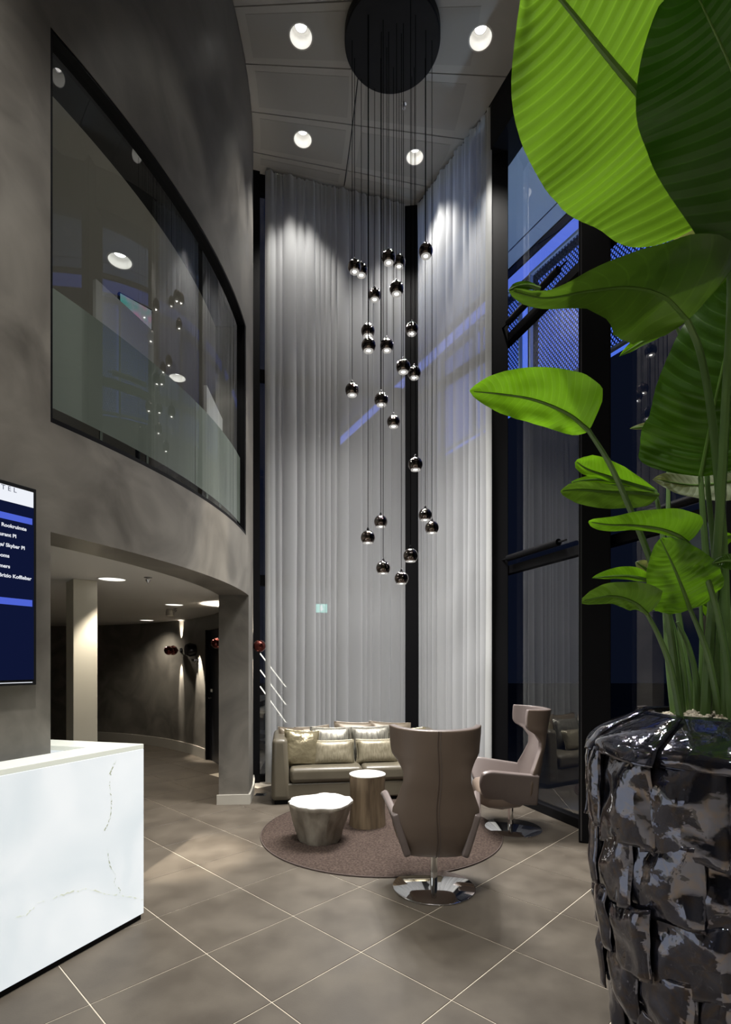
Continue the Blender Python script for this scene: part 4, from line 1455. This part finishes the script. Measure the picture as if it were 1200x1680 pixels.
wing_chair((0.485, 3.765, 0), math.radians(-2), 'wing chair seen from behind with chrome disc foot at the rug edge')
wing_chair((1.395, 5.10, 0.014 if False else 0.0), math.radians(86), 'wing chair seen from the side, by the right glass facade')

# floor socket by the sofa
t = thing('floor_socket', 'small metal floor socket beside the sofa arm', 'floor socket', (P(428, 1304, 1392 / (1304 - 1086)).x, 1392 / (1304 - 1086), 0))
MB().box((0, 0, 0.002), (0.13, 0.13, 0.004)).build('cover_plate', M['steel'], t)
MB().box((-0.01, 0, 0.0045), (0.08, 0.05, 0.002)).build('lid', M['black'], t)

# ------------------------------------------------------------------ planter
PC = Vector((1.38, 2.0, 0))
planter = thing('shell_planter', 'tall round planter clad in glossy dark overlapping shell plates', 'planter', PC)
RP = [(0.0, 0.36), (0.11, 0.386), (0.266, 0.407), (0.437, 0.436), (0.67, 0.459), (0.90, 0.473), (1.20, 0.488), (1.28, 0.485), (1.34, 0.42), (1.395, 0.32), (1.405, 0.30)]


def prad(z): return lerp_tab(RP, z)[0]


MB().lathe([(r - 0.045, z) for z, r in RP] + [(0.27, 1.395), (0.255, 1.30)], 48, cap1=True).build('core', M['potcore'], planter, smooth=True)
random.seed(21)
rows = [(-0.01, 0.17), (0.155, 0.36), (0.33, 0.56), (0.52, 0.76), (0.72, 1.00), (0.95, 1.265)]


def shell_plate(a0, a1, z0, z1, seed, top=False):
    def fn(u, v):
        # u along the angle, v up; the leading edge stands proud
        a = a0 + (a1 - a0) * u
        z = z0 + (z1 - z0) * v
        if top:
            z_, r = (1.255 + 0.155 * v), 0
            r = 0.505 - 0.195 * v ** 1.1 + 0.03 * math.sin(math.pi * v)
        else:
            z_ = z + 0.02 * math.sin(u * 3 + seed) + 0.015 * (u - 0.5)
            r = prad(max(0, min(1.27, z)))
        n_ = mnoise.noise(Vector((u * 2.1 + seed * 3.1, v * 1.9, seed)))
        n2 = mnoise.noise(Vector((u * 4.5 + seed, v * 4.5, seed * 1.7)))
        bulge = 0.020 * math.sin(math.pi * min(1, u * 1.05)) * math.sin(math.pi * v)
        lead = 0.048 * (u ** 2.0) - 0.020
        if u > 0.86: lead -= 0.05 * (u - 0.86) / 0.14 * 0.5
        low = 0.018 * (1 - v)
        n3 = mnoise.noise(Vector((u * 9 + seed, v * 8, seed * 2.3)))
        r += bulge + lead + low + 0.024 * n_ + 0.007 * n2 + 0.0025 * n3
        if top: r -= low
        return Vector((r * math.cos(a), r * math.sin(a), z_))
    me = grid_mesh('shell_plate', fn, 18, 16)
    o = link('shell_plate', me, M['shell'], planter, smooth=True, angle=180)
    sm = o.modifiers.new('solid', 'SOLIDIFY'); sm.thickness = 0.008; sm.offset = -1
    return o


# plates on the side that can be seen, angles run so that the proud edge looks to the right
facing = math.atan2(-PC.y, -PC.x)
for ri, (z0, z1) in enumerate(rows):
    n_ = 13
    for k in range(n_):
        a0 = 2 * math.pi * (k + 0.37 * (ri % 2) + random.uniform(-0.07, 0.07)) / n_
        a1 = a0 + 2 * math.pi / n_ * 1.16
        da_ = (a0 - facing + math.pi) % (2 * math.pi) - math.pi
        if abs(da_) > 2.2: continue
        shell_plate(a0, a1, z0 + random.uniform(-0.012, 0.012), z1 + random.uniform(-0.012, 0.02), ri * 20 + k)
for k in range(9):
    a0 = 2 * math.pi * (k + 0.15) / 9
    shell_plate(a0, a0 + 2 * math.pi / 9 * 1.12, 0, 0, 300 + k, True)

# pebbles
pb = bmesh.new()
random.seed(4)
for k in range(1100):
    a = random.uniform(0, 2 * math.pi); r = 0.285 * math.sqrt(random.random())
    s = random.uniform(0.006, 0.013)
    z = 1.375 + 0.028 * (1 - (r / 0.285) ** 2) + random.uniform(-0.004, 0.006)
    mt = Matrix.Translation((r * math.cos(a), r * math.sin(a), z)) @ Matrix.Rotation(random.uniform(0, 6.3), 4, (random.random(), random.random(), random.random() + 0.01)) @ Matrix.Diagonal((s, s * random.uniform(0.6, 1), s * random.uniform(0.5, 0.9), 1))
    bmesh.ops.create_icosphere(pb, subdivisions=1, radius=1, matrix=mt)
pbm = bpy.data.meshes.new('pebbles'); pb.to_mesh(pbm); pb.free()
o = link('pebbles', pbm, M['pebble'], planter); o['kind'] = 'stuff'
MB().lathe([(0.292, 1.34), (0.292, 1.370), (0.15, 1.392), (0.005, 1.397)], 32).build('soil', M['potcore'], planter, smooth=True)

# ------------------------------------------------------------------ plant
plant = thing('giant_strelitzia', 'large leafy plant with paddle leaves on long stalks in the shell planter', 'plant', (0, 0, 0))


def spline(pts, n):
    """Catmull-Rom through pts"""
    pts = [Vector(p) for p in pts]
    ex = [pts[0] * 2 - pts[1]] + pts + [pts[-1] * 2 - pts[-2]]
    out = []
    m = len(pts) - 1
    for i in range(n + 1):
        t_ = i / n * m
        k = min(int(t_), m - 1); f_ = t_ - k
        p0, p1, p2, p3 = ex[k], ex[k + 1], ex[k + 2], ex[k + 3]
        out.append(0.5 * ((2 * p1) + (-p0 + p2) * f_ + (2 * p0 - 5 * p1 + 4 * p2 - p3) * f_ ** 2 + (-p0 + 3 * p1 - 3 * p2 + p3) * f_ ** 3))
    return out


def leaf(mid, wl_, wr_, mat, tilt=(0, 0), fold=0.15, curl=0.1, peak=0.42, label=None, seed=1, tipw=0.0, wave=0.035, basew=0.45, prof=None, ribw=1.0, rip=0.0, nrip=27):
    """mid: photo x, y and distance of the midrib from stalk to tip; wl_, wr_: half widths (photo px) left/right of the growth direction"""
    pts = [P(*m) for m in mid]
    NU, NV = (150, 26) if rip else (30, 14)
    ms = spline(pts, NU)
    dm = sum(m[2] for m in mid) / len(mid)

    def width(u):
        # rounded base, longest near peak, pointed tip
        if u < peak:
            f_ = u / peak
            w0 = basew
            return w0 * math.sqrt(max(0, 1 - (1 - min(1, u / (peak * 0.35))) ** 2)) * (1 - f_) + (math.sin(f_ * math.pi / 2) ** 0.7) * f_ + (1 - f_) * f_ * 0.35
        f_ = (u - peak) / (1 - peak)
        return max(tipw * (1 - f_), (1 - f_ ** 2.2)) ** 0.85

    verts = []
    for i in range(NU + 1):
        u = i / NU
        c = ms[i]
        T = (ms[min(i + 1, NU)] - ms[max(i - 1, 0)]).normalized()
        tc = (Vector((0, 0, EYE)) - c).normalized()
        right = Vector((1, 0, 0)); upv = Vector((0, 0, 1))
        nn = (tc + right * tilt[0] + upv * tilt[1])
        nn = (nn - T * nn.dot(T)).normalized()
        S = T.cross(nn).normalized()       # right of the growth direction as seen by the viewpoint
        wu = width(u)
        if prof: pl, pr_ = lerp_tab(prof, u)
        for j in range(NV + 1):
            s = 2 * j / NV - 1
            wpx = (wr_ if s > 0 else wl_) * wu
            if prof: wpx = pr_ if s > 0 else pl
            wm = wpx / F * dm
            a = abs(s)
            e = wave * mnoise.noise(Vector((u * 6, s * 1.5, seed))) * a * min(1, (pl + pr_ if prof else wl_ + wr_) * dm / 190)
            if rip:
                kk = (u * nrip - 1.7 * a ** 1.3) % 1.0
                e += rip * (min(kk * 4, (1 - kk) * 1.33) - 0.5) * min(1, a * 6)
            p = c + S * (s * wm * math.cos(fold)) + nn * (a * wm * math.sin(fold) - curl * a * a * wm + e)
            # lateral swing of the blade towards the tip
            p += T * (0.10 * wm * a * a)
            verts.append(p)

    def fn(u, v):
        return verts[round(u * NU) * (NV + 1) + round(v * NV)]
    me = grid_mesh('leaf', fn, NU, NV)
    o = link('leaf', me, mat, plant, smooth=True, angle=180)
    if label: o['label'] = label
    rr = [0.0075 * ribw * dm / 1.8 * (1 - 0.8 * i / NU) for i in range(NU + 1)]
    tc = (Vector((0, 0, EYE)) - ms[0]).normalized()
    MB().tube([p + tc * 0.002 for p in ms[:-1]], rr[:-1], 7).build('midrib', M['rib'], o, smooth=True)
    return o


def stem(pts, r0, r1, mat=None):
    q = spline([P(*p) for p in pts], 22)
    n = len(q)
    MB().tube(q, [r0 + (r1 - r0) * i / (n - 1) for i in range(n)], 9, 0.85).build('stem', mat or M['stem'], plant, smooth=True)


# the big leaf at the top
leaf([(1185, 345, 1.72), (1120, 238, 1.66), (1060, 166, 1.60), (1000, 96, 1.55), (930, 10, 1.50), (868, -62, 1.47)], 172, 185, M['leafC'],
     (0.0, -0.25), 0.10, 0.10, 0.40, 'largest pale green leaf, seen from below', 1, basew=0.9, ribw=2.4, rip=0.0038)
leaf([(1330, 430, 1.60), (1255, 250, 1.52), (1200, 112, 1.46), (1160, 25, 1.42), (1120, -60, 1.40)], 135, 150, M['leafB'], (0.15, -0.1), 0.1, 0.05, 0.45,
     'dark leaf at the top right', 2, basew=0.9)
# folded leaf with a long tip
leaf([(1128, 525, 1.84), (1090, 487, 1.80), (1035, 472, 1.74), (965, 478, 1.66), (895, 489, 1.58), (834, 476, 1.52)], 82, 112, M['leafE'], (0.0, -0.3), 0.25, -0.05, 0.30,
     'long folded leaf with a drawn out tip', 3, prof=[(0, 8, 20), (0.04, 40, 85), (0.1, 60, 112), (0.2, 76, 106), (0.3, 78, 90), (0.4, 68, 68), (0.5, 40, 50), (0.6, 22, 36), (0.7, 17, 22), (0.8, 14, 12), (0.9, 12, 8), (0.96, 8, 6), (1, 0, 0)])
leaf([(966, 706, 1.90), (932, 679, 1.88), (880, 657, 1.85), (825, 647, 1.82), (771, 642, 1.80)], 33, 62, M['leafA'], (0.0, 0.0), 0.10, 0.05, 0.30,
     'bright leaf reaching farthest towards the curtain', 4, prof=[(0, 6, 8), (0.05, 20, 40), (0.14, 26, 58), (0.28, 31, 60), (0.42, 34, 53), (0.6, 33, 43), (0.75, 27, 34), (0.88, 17, 22), (0.96, 8, 11), (1, 0, 2)])
leaf([(1076, 806, 2.25), (1040, 795, 2.22), (1000, 782, 2.18), (965, 770, 2.16), (945, 757, 2.15)], 0, 0, M['leafA'], (0, 0.1), 0.1, 0.0, 0.35, 'upper leaf of a pair with a split tip', 5,
     prof=[(0, 2, 3), (0.2, 4, 13), (0.4, 6, 21), (0.6, 8, 25), (0.8, 10, 21), (0.93, 8, 12), (1, 2, 3)])
leaf([(1030, 795, 2.24), (1000, 788, 2.2), (970, 787, 2.18), (938, 791, 2.16)], 0, 0, M['leafA'], (0, 0.1), 0.1, 0.0, 0.35, None, 25,
     prof=[(0, 2, 2), (0.3, 6, 6), (0.7, 6, 7), (0.9, 4, 4), (1, 1, 1)])
leaf([(1080, 812, 2.22), (1040, 808, 2.18), (990, 806, 2.13), (950, 803, 2.10), (920, 806, 2.08)], 0, 0, M['leafE'], (0, -0.2), 0.2, 0.0, 0.45, 'lower leaf of a pair with a blunt tip', 6,
     prof=[(0, 6, 2), (0.05, 18, 4), (0.2, 26, 7), (0.4, 27, 11), (0.6, 25, 14), (0.75, 21, 14), (0.9, 12, 10), (0.97, 6, 5), (1, 1, 1)])
leaf([(1128, 890, 1.86), (1110, 877, 1.84), (1080, 867, 1.82), (1040, 862, 1.79), (1000, 861, 1.76), (966, 856, 1.74)], 0, 0, M['leafA'], (0, -0.2), 0.15, 0.0, 0.30, 'curved leaf arching over the glowing one', 7,
     prof=[(0, 3, 20), (0.05, 4, 36), (0.15, 5, 44), (0.3, 7, 40), (0.45, 7, 33), (0.6, 8, 24), (0.75, 10, 16), (0.88, 10, 11), (0.96, 7, 7), (1, 1, 2)])
leaf([(1133, 1000, 1.95), (1121, 967, 1.91), (1105, 928, 1.88), (1084, 884, 1.86)], 0, 0, M['leafA'], (0, 0.05), 0.08, 0.06, 0.38, 'rounded glowing leaf with fine ribs', 8, rip=0.003, nrip=16,
     prof=[(0, 30, 24), (0.05, 40, 38), (0.12, 48, 48), (0.25, 55, 58), (0.5, 49, 56), (0.7, 38, 42), (0.85, 24, 29), (0.95, 12, 16), (1, 2, 4)])
leaf([(1062, 1007, 1.86), (1040, 988, 1.82), (1005, 978, 1.77), (955, 986, 1.72)], 0, 0, M['leafE'], (0, -0.2), 0.2, 0.05, 0.30, 'olive leaf with a browned tip', 9,
     prof=[(0, 2, 10), (0.08, 6, 31), (0.2, 10, 43), (0.35, 15, 39), (0.5, 15, 31), (0.65, 13, 26), (0.8, 11, 21), (0.93, 8, 15), (1, 4, 5)])
leaf([(886, 474, 1.56), (868, 468, 1.55), (850, 469, 1.53), (835, 476, 1.52)], 0, 0, M['leafB'], (0, 0.2), 0.2, 0, 0.4, None, 27, prof=[(0, 2, 2), (0.4, 7, 6), (0.8, 6, 5), (1, 1, 1)])
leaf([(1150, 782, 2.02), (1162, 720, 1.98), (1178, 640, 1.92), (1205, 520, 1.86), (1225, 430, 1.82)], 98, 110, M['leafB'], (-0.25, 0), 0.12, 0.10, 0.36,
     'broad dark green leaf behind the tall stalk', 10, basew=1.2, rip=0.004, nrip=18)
leaf([(1260, 780, 2.2), (1200, 790, 2.16), (1140, 796, 2.13), (1072, 786, 2.10)], 40, 34, M['leafD'], (0, 0.55), 0.10, 0.05, 0.40, 'shiny leaf with its light sheen painted in as pale colour', 11, basew=0.9, tipw=0.8)
leaf([(1110, 535, 2.02), (1060, 558, 2.0), (1016, 585, 1.98)], 7, 12, M['leafA'], (0, 0.2), 0.2, 0.0, 0.4, None, 12)
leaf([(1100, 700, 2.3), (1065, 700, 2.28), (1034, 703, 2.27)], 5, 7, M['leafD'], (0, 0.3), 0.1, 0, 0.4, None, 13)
leaf([(1075, 955, 2.14), (1030, 945, 2.11), (972, 948, 2.08)], 6, 16, M['leafA'], (0, 0.1), 0.1, 0, 0.4, None, 14)
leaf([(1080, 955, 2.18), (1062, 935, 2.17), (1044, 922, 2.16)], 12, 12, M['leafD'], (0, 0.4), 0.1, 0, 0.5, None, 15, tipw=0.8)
leaf([(1230, 935, 1.7), (1200, 920, 1.7), (1168, 925, 1.7)], 14, 12, M['leafB'], (0, 0), 0.2, 0, 0.4, None, 16)
leaf([(1150, 985, 2.1), (1170, 1000, 2.1), (1178, 1012, 2.1)], 14, 14, M['leafA'], (0, 0), 0.1, 0, 0.4, None, 17)
leaf([(1205, 880, 2.2), (1185, 885, 2.2), (1172, 905, 2.2)], 14, 10, M['leafA'], (0, 0), 0.1, 0, 0.4, None, 18)
leaf([(1215, 400, 2.05), (1165, 352, 2.02), (1120, 335, 2.0), (1085, 330, 1.98)], 46, 26, M['leafD'], (0, -0.2), 0.1, 0, 0.4, None, 19, basew=0.9)
leaf([(1260, 560, 2.1), (1215, 470, 2.06), (1180, 430, 2.04), (1130, 400, 2.02)], 60, 60, M['leafB'], (0, 0), 0.1, 0, 0.4, None, 20, basew=0.9)

# stalks
zs = lambda d: HY + (EYE - 1.385) / d * F           # photo row of the pebble surface at distance d
stem([(1128, 525, 1.84), (1150, 580, 1.86), (1168, 680, 1.88), (1182, 820, 1.90), (1190, 980, 1.92), (1192, zs(1.93), 1.93)], 0.0105, 0.019)
stem([(966, 706, 1.90), (1000, 760, 1.91), (1032, 830, 1.93), (1066, 915, 1.98), (1096, 1010, 2.02), (1116, zs(2.05), 2.05)], 0.0085, 0.016)
stem([(1128, 890, 1.86), (1155, 935, 1.87), (1176, 1000, 1.88), (1192, 1080, 1.88), (1202, zs(1.88), 1.88)], 0.0085, 0.015)
stem([(1062, 1007, 1.86), (1082, 1045, 1.86), (1102, 1100, 1.86), (1118, zs(1.86), 1.86)], 0.0075, 0.014)
stem([(1133, 1000, 1.95), (1150, 1040, 1.95), (1166, 1090, 1.95), (1184, zs(1.95), 1.95)], 0.008, 0.016)
stem([(1150, 782, 2.02), (1158, 900, 2.03), (1170, 1020, 2.05), (1172, zs(2.06), 2.06)], 0.010, 0.022)
stem([(1260, 780, 2.2), (1235, 900, 2.18), (1215, 1020, 2.17), (1205, zs(2.16), 2.16)], 0.010, 0.018)
stem([(1076, 806, 2.24), (1088, 880, 2.22), (1092, 980, 2.18), (1098, 1080, 2.15), (1108, zs(2.13), 2.13)], 0.009, 0.019)
stem([(1185, 345, 1.72), (1200, 460, 1.75), (1192, 650, 1.8), (1178, 900, 1.9), (1166, 1040, 1.98), (1158, zs(2.0), 2.0)], 0.012, 0.022)
stem([(1330, 430, 1.60), (1320, 640, 1.66), (1270, 900, 1.76), (1225, zs(1.8), 1.8)], 0.012, 0.02)
stem([(1100, 700, 2.28), (1097, 800, 2.26), (1100, 900, 2.22), (1120, 1050, 2.2), (1140, zs(2.18), 2.18)], 0.008, 0.015)
stem([(1112, 1020, 2.1), (1130, 1060, 2.1), (1142, 1110, 2.1), (1146, zs(2.1), 2.1)], 0.008, 0.016)
stem([(1110, 535, 2.02), (1150, 640, 2.05), (1162, 800, 2.06), (1178, 980, 2.08), (1182, zs(2.08), 2.08)], 0.006, 0.014)
stem([(1160, 1010, 2.14), (1160, 1090, 2.14), (1162, zs(2.14), 2.14)], 0.014, 0.026, M['stembrown'])
stem([(1260, 560, 2.1), (1245, 760, 2.1), (1225, 960, 2.1), (1212, zs(2.1), 2.1)], 0.010, 0.018)
stem([(1215, 400, 2.05), (1222, 600, 2.05), (1212, 860, 2.05), (1200, zs(2.04), 2.04)], 0.010, 0.018)
stem([(1080, 955, 2.17), (1100, 1010, 2.16), (1120, 1080, 2.16), (1128, zs(2.16), 2.16)], 0.006, 0.012)
stem([(1075, 955, 2.13), (1098, 1000, 2.12), (1112, 1080, 2.1), (1122, zs(2.1), 2.1)], 0.006, 0.013)
stem([(1230, 935, 1.7), (1238, 1020, 1.72), (1236, zs(1.74), 1.74)], 0.006, 0.012)
stem([(1150, 985, 2.1), (1152, 1060, 2.1), (1150, zs(2.1), 2.1)], 0.006, 0.014)
stem([(1205, 880, 2.2), (1206, 1000, 2.2), (1196, zs(2.2), 2.2)], 0.006, 0.014)
